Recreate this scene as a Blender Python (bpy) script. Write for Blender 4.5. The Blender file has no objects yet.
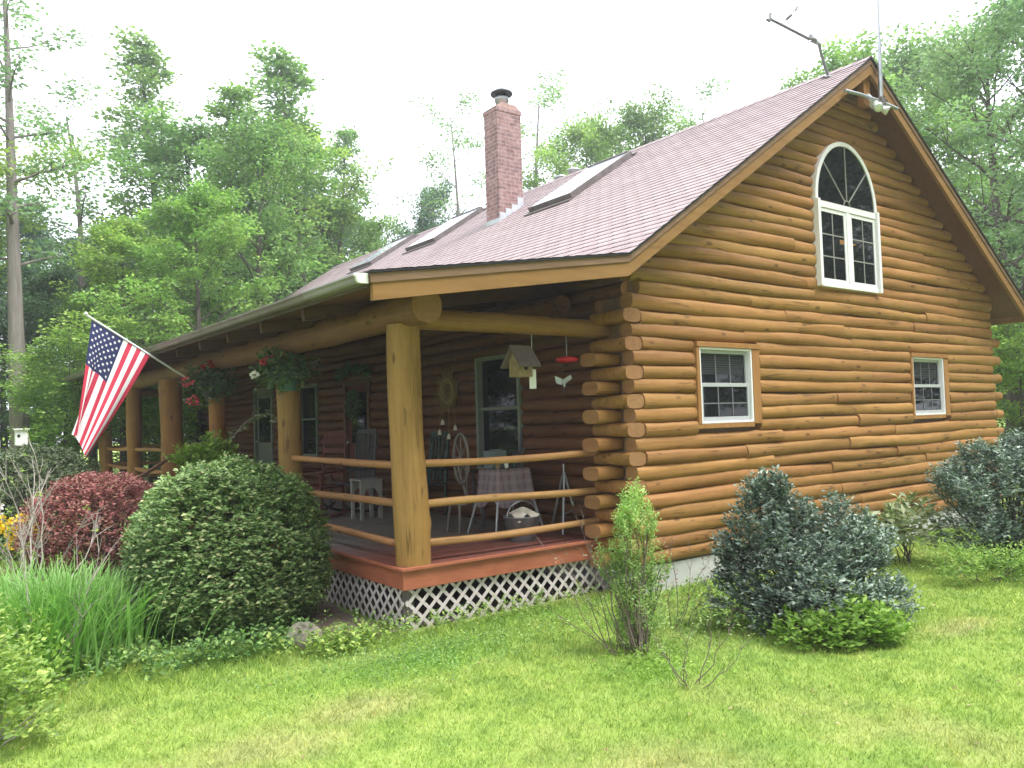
import bpy, math, random
import numpy as np
from mathutils import Vector, Matrix
sc = bpy.context.scene
COL = sc.collection
PI = math.pi
rng = np.random.default_rng(7)
random.seed(7)
GZ = -0.29          # lawn level
ROOFSLOPE = .665
RIDGE_X, RIDGE_Z = 4.2, 6.29
W, L = 8.38, 15.8   # house width (gable) and length
Y0, Y1 = -.45, 16.7 # roof ends

# ------------------------------------------------------------------ materials
MATS = {}
def newmat(name):
    m = bpy.data.materials.new(name); m.use_nodes = True
    nt = m.node_tree
    for n in list(nt.nodes):
        if n.type not in ('BSDF_PRINCIPLED', 'OUTPUT_MATERIAL'): nt.nodes.remove(n)
    b = [n for n in nt.nodes if n.type == 'BSDF_PRINCIPLED'][0]
    MATS[name] = m
    return m, nt, b
def N(nt, t, **kw):
    n = nt.nodes.new(t)
    for k, v in kw.items():
        if k in n.inputs: n.inputs[k].default_value = v
        else: setattr(n, k, v)
    return n
def ramp(nt, stops, fac=None):
    r = nt.nodes.new('ShaderNodeValToRGB'); e = r.color_ramp.elements
    while len(e) > 1: e.remove(e[-1])
    e[0].position = stops[0][0]; e[0].color = (*stops[0][1], 1)
    for p, c in stops[1:]:
        x = e.new(p); x.color = (*c, 1)
    if fac is not None: nt.links.new(fac, r.inputs[0])
    return r
def coords(nt, scale=(1, 1, 1), loc=(0, 0, 0), rot=(0, 0, 0)):
    tc = nt.nodes.new('ShaderNodeTexCoord'); mp = nt.nodes.new('ShaderNodeMapping')
    mp.inputs['Scale'].default_value = scale; mp.inputs['Location'].default_value = loc; mp.inputs['Rotation'].default_value = rot
    nt.links.new(tc.outputs['Object'], mp.inputs[0]); return mp.outputs[0]
def noise(nt, vec, scale=5., detail=4., rough=.55, dist=0.):
    n = nt.nodes.new('ShaderNodeTexNoise'); n.inputs['Scale'].default_value = scale
    n.inputs['Detail'].default_value = detail; n.inputs['Roughness'].default_value = rough; n.inputs['Distortion'].default_value = dist
    nt.links.new(vec, n.inputs['Vector']); return n.outputs['Fac']
def mixc(nt, fac, a, b, mode='MIX'):
    m = nt.nodes.new('ShaderNodeMix'); m.data_type = 'RGBA'; m.blend_type = mode
    for v, i in ((fac, 0), (a, 6), (b, 7)):
        if hasattr(v, 'node'): nt.links.new(v, m.inputs[i])
        elif i == 0: m.inputs[0].default_value = v
        else: m.inputs[i].default_value = (*v, 1)
    return m.outputs[2]
def math_(nt, op, a, b=0., c=None, clamp=False):
    m = nt.nodes.new('ShaderNodeMath'); m.operation = op; m.use_clamp = clamp
    for i, v in enumerate((a, b, c)):
        if v is None: continue
        if hasattr(v, 'node'): nt.links.new(v, m.inputs[i])
        else: m.inputs[i].default_value = v
    return m.outputs[0]
def bump(nt, b, h, strength=.3, dist=.01):
    n = nt.nodes.new('ShaderNodeBump'); n.inputs['Strength'].default_value = strength; n.inputs['Distance'].default_value = dist
    nt.links.new(h, n.inputs['Height']); nt.links.new(n.outputs[0], b.inputs['Normal'])
def attr(nt, name='rnd'):
    a = nt.nodes.new('ShaderNodeAttribute'); a.attribute_name = name; return a.outputs['Fac']

def wood(name, dark, mid, light, axis, rough=.58, knots=True, streak=1., spec=.28):
    """stained log / plank wood with the grain along one axis"""
    m, nt, b = newmat(name)
    s = [14 * streak] * 3; s['xyz'.index(axis)] = .9
    v = coords(nt, s)
    n1 = noise(nt, v, 1.3, 6, .6, .6)
    r = ramp(nt, [(.25, dark), (.5, mid), (.78, light)], n1)
    col = r.outputs[0]
    v2 = coords(nt, (1, 1, 1))
    big = noise(nt, v2, .9, 3, .6)
    col = mixc(nt, math_(nt, 'MULTIPLY', big, .5), col, mid)
    if knots:
        s3 = [7.] * 3; s3['xyz'.index(axis)] = 2.6
        vo = nt.nodes.new('ShaderNodeTexVoronoi'); vo.inputs['Scale'].default_value = 1.
        nt.links.new(coords(nt, s3), vo.inputs['Vector'])
        k = ramp(nt, [(.0, (1, 1, 1)), (.10, (1, 1, 1)), (.17, (0, 0, 0))], vo.outputs['Distance'])
        col = mixc(nt, math_(nt, 'MULTIPLY', k.outputs[0], .75), col, tuple(c * .38 for c in dark))
    if knots:
        s4 = [7.] * 3; s4['xyz'.index(axis)] = .28
        ck = noise(nt, coords(nt, s4), 1.6, 2, .5)
        ln = ramp(nt, [(.482, (0, 0, 0)), (.498, (1, 1, 1)), (.502, (1, 1, 1)), (.518, (0, 0, 0))], ck)
        mk = ramp(nt, [(.50, (0, 0, 0)), (.60, (1, 1, 1))], noise(nt, v2, 1.9, 2, .5))
        col = mixc(nt, math_(nt, 'MULTIPLY', math_(nt, 'MULTIPLY', ln.outputs[0], mk.outputs[0]), .75), col, tuple(c * .3 for c in dark))
        gr = ramp(nt, [(.35, (0, 0, 0)), (.75, (1, 1, 1))], noise(nt, v2, 6.5, 5, .7))
        col = mixc(nt, math_(nt, 'MULTIPLY', gr.outputs[0], .32), col, tuple(c * .8 for c in dark))
    a = attr(nt)
    hs = nt.nodes.new('ShaderNodeHueSaturation'); nt.links.new(col, hs.inputs['Color'])
    mr = nt.nodes.new('ShaderNodeMapRange'); nt.links.new(a, mr.inputs[0]); mr.inputs[3].default_value = .85; mr.inputs[4].default_value = 1.13
    nt.links.new(mr.outputs[0], hs.inputs['Value'])
    mh = nt.nodes.new('ShaderNodeMapRange'); nt.links.new(math_(nt, 'FRACT', math_(nt, 'MULTIPLY', a, 7.3)), mh.inputs[0]); mh.inputs[3].default_value = .495; mh.inputs[4].default_value = .506
    nt.links.new(mh.outputs[0], hs.inputs['Hue'])
    nt.links.new(hs.outputs[0], b.inputs['Base Color'])
    b.inputs['Roughness'].default_value = rough; b.inputs['Specular IOR Level'].default_value = spec
    bump(nt, b, n1, .5, .007)
    return m
GOLD = ((.205, .095, .028), (.335, .168, .051), (.43, .232, .082))
wood('log_x', *GOLD, 'x'); 
PORCH_SHADE = ((.085, .034, .016), (.14, .058, .026), (.19, .085, .040))  # log stain darkened to put the porch's shade into the colour
wood('log_y', *PORCH_SHADE, 'y')
wood('post_z', (.185, .090, .027), (.30, .158, .048), (.385, .22, .074), 'z', streak=.9)
wood('post_dark', (.20, .085, .022), (.31, .145, .038), (.40, .20, .06), 'z', streak=.9)
wood('rail_x', (.28, .14, .05), (.42, .22, .085), (.52, .30, .13), 'x')
wood('rail_y', (.26, .12, .045), (.38, .19, .075), (.48, .26, .11), 'y')
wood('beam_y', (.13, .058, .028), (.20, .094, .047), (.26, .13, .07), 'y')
wood('beam_x', (.20, .10, .024), (.32, .165, .042), (.40, .22, .065), 'x')
wood('fascia_x', (.17, .085, .027), (.255, .132, .043), (.32, .175, .064), 'x', knots=False, streak=.5)
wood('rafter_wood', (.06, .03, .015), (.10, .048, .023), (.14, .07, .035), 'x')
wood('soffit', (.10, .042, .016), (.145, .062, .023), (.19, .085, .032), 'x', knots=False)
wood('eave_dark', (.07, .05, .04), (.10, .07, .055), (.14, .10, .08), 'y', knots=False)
wood('trim_dark', (.15, .085, .050), (.21, .125, .075), (.27, .165, .105), 'x', knots=False)
wood('casing', (.24, .11, .034), (.33, .155, .050), (.40, .20, .072), 'z', knots=False)
wood('end_grain', (.24, .112, .046), (.32, .160, .070), (.39, .21, .098), 'y', knots=False, rough=.7)
wood('grey_wood', (.14, .12, .105), (.22, .195, .175), (.30, .27, .245), 'z', knots=False, rough=.8)
wood('red_chair', (.08, .022, .017), (.12, .032, .024), (.16, .042, .032), 'z', knots=False)
wood('bark', (.10, .085, .075), (.20, .175, .155), (.33, .30, .28), 'z', knots=False, rough=.9)
wood('bark_dark', (.055, .045, .036), (.11, .09, .075), (.18, .155, .13), 'z', knots=False, rough=.9)
wood('twig', (.22, .19, .16), (.36, .32, .28), (.50, .46, .41), 'z', knots=False, rough=.9)
wood('twig_dark', (.10, .07, .06), (.17, .13, .11), (.25, .20, .17), 'z', knots=False, rough=.9)
wood('handrail', (.25, .14, .075), (.36, .22, .125), (.44, .29, .17), 'x', knots=False)

def plain(name, col, rough=.5, metal=0., var=.12, scale=9., spec=.4, bmp=0.):
    m, nt, b = newmat(name)
    n = noise(nt, coords(nt), scale, 5, .6)
    r = ramp(nt, [(.25, tuple(c * (1 - var) for c in col)), (.75, tuple(min(1, c * (1 + var)) for c in col))], n)
    nt.links.new(r.outputs[0], b.inputs['Base Color'])
    b.inputs['Roughness'].default_value = rough; b.inputs['Metallic'].default_value = metal; b.inputs['Specular IOR Level'].default_value = spec
    if bmp: bump(nt, b, n, bmp, .01)
    return m
plain('white_vinyl', (.80, .785, .80), .35, var=.04)
plain('grey_vinyl', (.42, .43, .44), .4, var=.06)
plain('blind_grey', (.026, .028, .03), .6)
plain('muntin_beige', (.27, .26, .235), .5)
plain('muntin_grey', (.16, .165, .17), .5)
plain('dark_sash', (.16, .18, .15), .5)
plain('concrete', (.50, .495, .48), .85, var=.14, scale=6, bmp=.2)
plain('lattice_paint', (.56, .50, .48), .6, var=.14, scale=14)
plain('under_earth', (.17, .14, .115), .95, var=.3)
plain('flashing', (.66, .70, .76), .35, .6, var=.2, scale=5)
plain('black_metal', (.03, .032, .036), .5, .3)
plain('antenna_grey', (.20, .20, .215), .5, .2, var=.15)
plain('dark_bronze', (.15, .13, .125), .55, .3, var=.3)
plain('galvanised', (.42, .44, .46), .4, .75, var=.2)
plain('gutter_metal', (.17, .145, .135), .4, .2, var=.25, scale=3)
plain('gutter_brown', (.27, .255, .25), .42, .25, var=.2, scale=3)
plain('white_paint', (.78, .78, .76), .45, var=.05)
plain('stool_paint', (.33, .32, .29), .6, var=.2)
plain('dark_green_plastic', (.03, .06, .05), .5)
plain('teal_pot', (.10, .20, .17), .55, var=.2)
plain('dark_pot', (.05, .07, .05), .6)
plain('red_plastic', (.55, .02, .035), .3)
plain('straw', (.24, .165, .07), .8, var=.35, scale=40)
plain('bird_roof', (.17, .13, .125), .85, var=.25, scale=20)
plain('bird_wall', (.29, .21, .11), .8, var=.25, scale=20)
plain('bucket_metal', (.24, .25, .27), .45, .7, var=.25)
plain('cream_cloth', (.62, .56, .46), .9)
plain('grey_box', (.17, .21, .22), .5)
plain('stone', (.24, .215, .165), .9, var=.35, scale=7, bmp=.6)
plain('chair_grey', (.075, .075, .08), .5, .4)
plain('soil', (.20, .155, .12), .95, var=.4, scale=25, bmp=.8)
plain('petal_pink', (.80, .07, .13), .6)
plain('petal_red', (.62, .03, .035), .6)
plain('petal_white', (.80, .76, .74), .6)
plain('petal_yellow', (.85, .60, .03), .6)
plain('flag_red', (.55, .035, .075), .8, var=.05)
plain('flag_white', (.82, .80, .80), .8, var=.03)
plain('flag_blue', (.020, .028, .10), .8, var=.1)
plain('pole_white', (.72, .74, .76), .35, .2, var=.05)
plain('brick_pale', (.42, .27, .24), .9, var=.25, scale=14)
plain('clay_flue', (.40, .24, .19), .8, var=.2)

def deckpaint():
    m, nt, b = newmat('deck_red')
    n = noise(nt, coords(nt, (2, 2, 6)), 1.6, 6, .65)
    r = ramp(nt, [(.3, (.29, .085, .045)), (.6, (.39, .125, .066)), (.8, (.45, .18, .11))], n)
    nt.links.new(r.outputs[0], b.inputs['Base Color']); b.inputs['Roughness'].default_value = .5; bump(nt, b, n, .15, .004)
    m, nt, b = newmat('deck_floor')
    n = noise(nt, coords(nt, (1.2, .5, 1)), 2.2, 6, .65)
    tc = coords(nt); sep = nt.nodes.new('ShaderNodeSeparateXYZ'); nt.links.new(tc, sep.inputs[0])
    # red at the front edge, mixing to mottled grey farther back
    greying = math_(nt, 'MULTIPLY_ADD', sep.outputs[1], .75, -.75, True)
    greying = math_(nt, 'MULTIPLY', greying, math_(nt, 'MULTIPLY_ADD', n, 1.4, .15), None, True)
    c = mixc(nt, greying, (.20, .07, .05), (.27, .25, .235))
    nt.links.new(c, b.inputs['Base Color']); b.inputs['Roughness'].default_value = .45
deckpaint()

def glass(name, col, rough=.03):
    m, nt, b = newmat(name)
    b.inputs['Base Color'].default_value = (*col, 1); b.inputs['Roughness'].default_value = rough
    b.inputs['Specular IOR Level'].default_value = .5; b.inputs['IOR'].default_value = 1.5
    n = noise(nt, coords(nt), 3., 2, .5); bump(nt, b, n, .04, .01)
glass('window_glass', (.010, .012, .012))
MATS['window_glass'].node_tree.nodes['Principled BSDF'].inputs['Specular IOR Level'].default_value = .3
glass('skylight_glass', (.52, .55, .60), .05)  # pale base colour paints in the reflection of the white sky
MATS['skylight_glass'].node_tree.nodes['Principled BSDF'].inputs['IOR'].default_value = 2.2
m, nt, b = newmat('lamp_glass'); b.inputs['Base Color'].default_value = (.7, .72, .72, 1); b.inputs['Roughness'].default_value = .15; b.inputs['Metallic'].default_value = .4

def shingles():
    m, nt, b = newmat('shingle')
    tc = nt.nodes.new('ShaderNodeTexCoord'); sep = nt.nodes.new('ShaderNodeSeparateXYZ'); nt.links.new(tc.outputs['Object'], sep.inputs[0])
    cmb = nt.nodes.new('ShaderNodeCombineXYZ'); nt.links.new(sep.outputs[1], cmb.inputs[0])
    nt.links.new(math_(nt, 'MULTIPLY', sep.outputs[0], 1.2009), cmb.inputs[1])
    br = nt.nodes.new('ShaderNodeTexBrick'); nt.links.new(cmb.outputs[0], br.inputs['Vector'])
    br.offset = .5; br.inputs['Scale'].default_value = 1.; br.inputs['Brick Width'].default_value = .24; br.inputs['Row Height'].default_value = .14
    br.inputs['Mortar Size'].default_value = .014; br.inputs['Mortar Smooth'].default_value = .3; br.inputs['Bias'].default_value = 0.
    br.inputs['Color1'].default_value = (.42, .335, .33, 1); br.inputs['Color2'].default_value = (.31, .24, .24, 1); br.inputs['Mortar'].default_value = (.15, .11, .11, 1)  # wide dark joints paint in the shadow under each tab
    n = noise(nt, coords(nt), 55, 3, .7); n2 = noise(nt, coords(nt), .45, 4, .6)
    c = mixc(nt, .35, br.outputs['Color'], ramp(nt, [(.3, (.16, .12, .12)), (.7, (.46, .36, .35))], n).outputs[0])
    c = mixc(nt, math_(nt, 'MULTIPLY', n2, .30), c, (.38, .305, .305))
    nt.links.new(c, b.inputs['Base Color']); b.inputs['Roughness'].default_value = .75; b.inputs['Specular IOR Level'].default_value = .5
    h = math_(nt, 'SUBTRACT', math_(nt, 'MULTIPLY', n, .25), br.outputs['Fac']); bump(nt, b, h, .6, .008)
shingles()
def brick():
    m, nt, b = newmat('brick')
    tc = nt.nodes.new('ShaderNodeTexCoord'); sep = nt.nodes.new('ShaderNodeSeparateXYZ'); nt.links.new(tc.outputs['Object'], sep.inputs[0])
    cmb = nt.nodes.new('ShaderNodeCombineXYZ'); nt.links.new(math_(nt, 'ADD', sep.outputs[0], sep.outputs[1]), cmb.inputs[0]); nt.links.new(sep.outputs[2], cmb.inputs[1])
    br = nt.nodes.new('ShaderNodeTexBrick'); nt.links.new(cmb.outputs[0], br.inputs['Vector'])
    br.inputs['Scale'].default_value = 1.; br.inputs['Brick Width'].default_value = .205; br.inputs['Row Height'].default_value = .073
    br.inputs['Mortar Size'].default_value = .006; br.inputs['Color1'].default_value = (.33, .16, .14, 1); br.inputs['Color2'].default_value = (.15, .065, .065, 1); br.inputs['Mortar'].default_value = (.42, .36, .34, 1)
    n = noise(nt, coords(nt), 11, 4, .7)
    c = mixc(nt, .45, br.outputs['Color'], ramp(nt, [(.35, (.12, .07, .07)), (.65, (.50, .36, .35))], n).outputs[0])
    nt.links.new(c, b.inputs['Base Color']); b.inputs['Roughness'].default_value = .85
    bump(nt, b, math_(nt, 'SUBTRACT', math_(nt, 'MULTIPLY', n, .4), br.outputs['Fac']), .8, .008)
brick()
def plaid():
    m, nt, b = newmat('plaid_cloth')
    v = coords(nt, (1, 1, 1)); sep = nt.nodes.new('ShaderNodeSeparateXYZ'); nt.links.new(v, sep.inputs[0])
    def stripes(o, f): return math_(nt, 'GREATER_THAN', math_(nt, 'SINE', math_(nt, 'MULTIPLY', o, f)), .35)
    a = stripes(math_(nt, 'ADD', sep.outputs[0], sep.outputs[1]), 60.); c = stripes(sep.outputs[2], 60.)
    col = mixc(nt, math_(nt, 'MULTIPLY', a, .5), (.27, .20, .22), (.13, .085, .11)); col = mixc(nt, math_(nt, 'MULTIPLY', c, .4), col, (.36, .30, .31))
    nt.links.new(col, b.inputs['Base Color']); b.inputs['Roughness'].default_value = .9
plaid()

def leafmat(name, stops, trans=.35, rough=.5, spec=.3, nscale=.8, namt=.35, tint=None):
    m, nt, b = newmat(name)
    a = attr(nt); r = ramp(nt, stops, a); col = r.outputs[0]
    n = noise(nt, coords(nt), nscale, 3, .6)
    hs = nt.nodes.new('ShaderNodeHueSaturation'); nt.links.new(col, hs.inputs['Color'])
    mr = nt.nodes.new('ShaderNodeMapRange'); nt.links.new(n, mr.inputs[0]); mr.inputs[1].default_value = .3; mr.inputs[2].default_value = .7
    mr.inputs[3].default_value = 1 - namt; mr.inputs[4].default_value = 1 + namt; nt.links.new(mr.outputs[0], hs.inputs['Value'])
    oi = nt.nodes.new('ShaderNodeObjectInfo'); mh = nt.nodes.new('ShaderNodeMapRange'); nt.links.new(oi.outputs['Random'], mh.inputs[0]); mh.inputs[3].default_value = .485; mh.inputs[4].default_value = .512
    nt.links.new(mh.outputs[0], hs.inputs['Hue'])
    nt.links.new(hs.outputs[0], b.inputs['Base Color']); b.inputs['Roughness'].default_value = rough; b.inputs['Specular IOR Level'].default_value = spec
    t = nt.nodes.new('ShaderNodeBsdfTranslucent')
    tc = mixc(nt, 1., hs.outputs[0], tint or (1.0, 1.2, .72), 'MULTIPLY'); nt.links.new(tc, t.inputs[0])
    ms = nt.nodes.new('ShaderNodeMixShader'); ms.inputs[0].default_value = trans
    out = [x for x in nt.nodes if x.type == 'OUTPUT_MATERIAL'][0]
    nt.links.new(b.outputs[0], ms.inputs[1]); nt.links.new(t.outputs[0], ms.inputs[2]); nt.links.new(ms.outputs[0], out.inputs[0])
    return m
leafmat('leaf_maple', [(0, (0.112, 0.201, 0.071)), (0.5, (0.188, 0.32, 0.1)), (0.85, (0.299, 0.45, 0.126)), (1, (0.422, 0.546, 0.179))])
leafmat('leaf_bright', [(0, (0.151, 0.253, 0.069)), (0.5, (0.256, 0.406, 0.093)), (1, (0.448, 0.568, 0.15))])
leafmat('leaf_dark', [(0, (0.062, 0.125, 0.061)), (0.6, (0.103, 0.193, 0.09)), (1, (0.165, 0.269, 0.128))])
leafmat('leaf_pale', [(0, (0.158, 0.259, 0.131)), (0.6, (0.255, 0.377, 0.187)), (1, (0.382, 0.52, 0.261))])
leafmat('leaf_round', [(0, (0.089, 0.171, 0.054)), (0.5, (0.169, 0.281, 0.088)), (0.85, (0.269, 0.381, 0.145)), (1, (0.497, 0.482, 0.233))], .2, .45)
leafmat('leaf_yew', [(0, (0.052, 0.091, 0.036)), (0.5, (0.104, 0.143, 0.065)), (1, (0.182, 0.215, 0.111))], .2)
leafmat('leaf_barberry', [(0, (0.175, 0.061, 0.065)), (0.45, (0.3, 0.108, 0.109)), (0.8, (0.476, 0.185, 0.177)), (1, (0.229, 0.24, 0.109))], .2, tint=(1.2, .6, .6))
leafmat('leaf_holly', [(0, (0.075, 0.122, 0.087)), (0.5, (0.139, 0.199, 0.148)), (0.85, (0.261, 0.321, 0.253)), (1, (0.447, 0.487, 0.394))], .12, .4, .45)
leafmat('leaf_daylily', [(0, (0.132, 0.302, 0.068)), (0.6, (0.225, 0.467, 0.117)), (1, (0.344, 0.573, 0.215))], .35)
leafmat('leaf_lime', [(0, (0.143, 0.258, 0.039)), (0.6, (0.242, 0.403, 0.065)), (1, (0.352, 0.493, 0.104))], .4)
leafmat('leaf_sapling', [(0, (0.205, 0.343, 0.088)), (0.6, (0.353, 0.497, 0.15)), (1, (0.557, 0.635, 0.281))], .4)
leafmat('leaf_geranium', [(0, (0.065, 0.13, 0.052)), (0.6, (0.117, 0.195, 0.085)), (1, (0.221, 0.299, 0.143))], .25)
leafmat('leaf_dry', [(0, (.16, .10, .05)), (.6, (.30, .21, .11)), (1, (.46, .38, .24))], .1)
leafmat('leaf_hosta', [(0, (.13, .17, .07)), (.6, (.30, .34, .18)), (1, (.62, .62, .46))], .25)

# lawn colours: shared by the soil-level sheet and the blades (both read world-aligned object coordinates)
def lawn_colour(nt, blades):
    v = coords(nt)
    n1 = noise(nt, v, .75, 5, .62, .3); n2 = noise(nt, v, 3.4, 4, .6); n3 = noise(nt, v, .28, 3, .5)
    green = ramp(nt, [(.30, (.225, .355, .075)), (.5, (.335, .465, .10)), (.7, (.44, .54, .15))], n2).outputs[0]
    lush = (.16, .31, .06)
    dry = (.56, .46, .26)
    sep = nt.nodes.new('ShaderNodeSeparateXYZ'); nt.links.new(v, sep.inputs[0])
    def spot(x, y, rx, ry, soft=.7):
        dx = math_(nt, 'DIVIDE', math_(nt, 'SUBTRACT', sep.outputs[0], x), rx); dy = math_(nt, 'DIVIDE', math_(nt, 'SUBTRACT', sep.outputs[1], y), ry)
        d = math_(nt, 'SQRT', math_(nt, 'ADD', math_(nt, 'MULTIPLY', dx, dx), math_(nt, 'MULTIPLY', dy, dy)))
        d = math_(nt, 'ADD', d, math_(nt, 'MULTIPLY_ADD', n1, 1.6, -.8))
        return math_(nt, 'DIVIDE', math_(nt, 'SUBTRACT', 1.0, d), soft, None, True)
    mx = lambda a, b: math_(nt, 'MAXIMUM', a, b)
    c = green
    l = math_(nt, 'MULTIPLY_ADD', n3, 5., -2.6, True)
    c = mixc(nt, math_(nt, 'MULTIPLY', l, .55), c, lush)
    lushspots = mx(mx(spot(-3.0, -.35, 1.1, .55), spot(-1.85, -1.9, .5, .5)), mx(spot(.6, -1.4, .9, .5), spot(-1.2, .1, 1.2, .35)))
    c = mixc(nt, math_(nt, 'MULTIPLY', lushspots, .75), c, (.21, .40, .06))
    d = math_(nt, 'MULTIPLY_ADD', n1, 4.5, -2.35, True)
    dryspots = mx(mx(spot(-3.75, -1.05, .6, .35), spot(-4.5, -1.3, .8, .5)), mx(spot(-3.2, -3.0, .9, .6), spot(1.0, -2.7, .6, .25)))
    c = mixc(nt, math_(nt, 'MULTIPLY', mx(math_(nt, 'MULTIPLY', d, .55), math_(nt, 'MULTIPLY', dryspots, .6)), .65), c, dry)
    return c
m, nt, b = newmat('lawn')
c = lawn_colour(nt, False); fine = noise(nt, coords(nt), 60, 3, .7)
c = mixc(nt, math_(nt, 'MULTIPLY', fine, .35), c, (.14, .16, .05))
nt.links.new(c, b.inputs['Base Color']); b.inputs['Roughness'].default_value = .95; b.inputs['Specular IOR Level'].default_value = .1; bump(nt, b, fine, .8, .03)
m, nt, b = newmat('blade')
c = lawn_colour(nt, True); a = attr(nt)
c2 = mixc(nt, 1., c, ramp(nt, [(0, (.65, .72, .6)), (.6, (1.05, 1.05, 1.0)), (.86, (1.3, 1.25, 1.2)), (1, (1.9, 1.55, 1.5))], a).outputs[0], 'MULTIPLY')
nt.links.new(c2, b.inputs['Base Color']); b.inputs['Roughness'].default_value = .55; b.inputs['Specular IOR Level'].default_value = .25
t = nt.nodes.new('ShaderNodeBsdfTranslucent'); nt.links.new(c2, t.inputs[0]); ms = nt.nodes.new('ShaderNodeMixShader'); ms.inputs[0].default_value = .35
out = [x for x in nt.nodes if x.type == 'OUTPUT_MATERIAL'][0]
nt.links.new(b.outputs[0], ms.inputs[1]); nt.links.new(t.outputs[0], ms.inputs[2]); nt.links.new(ms.outputs[0], out.inputs[0])

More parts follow.
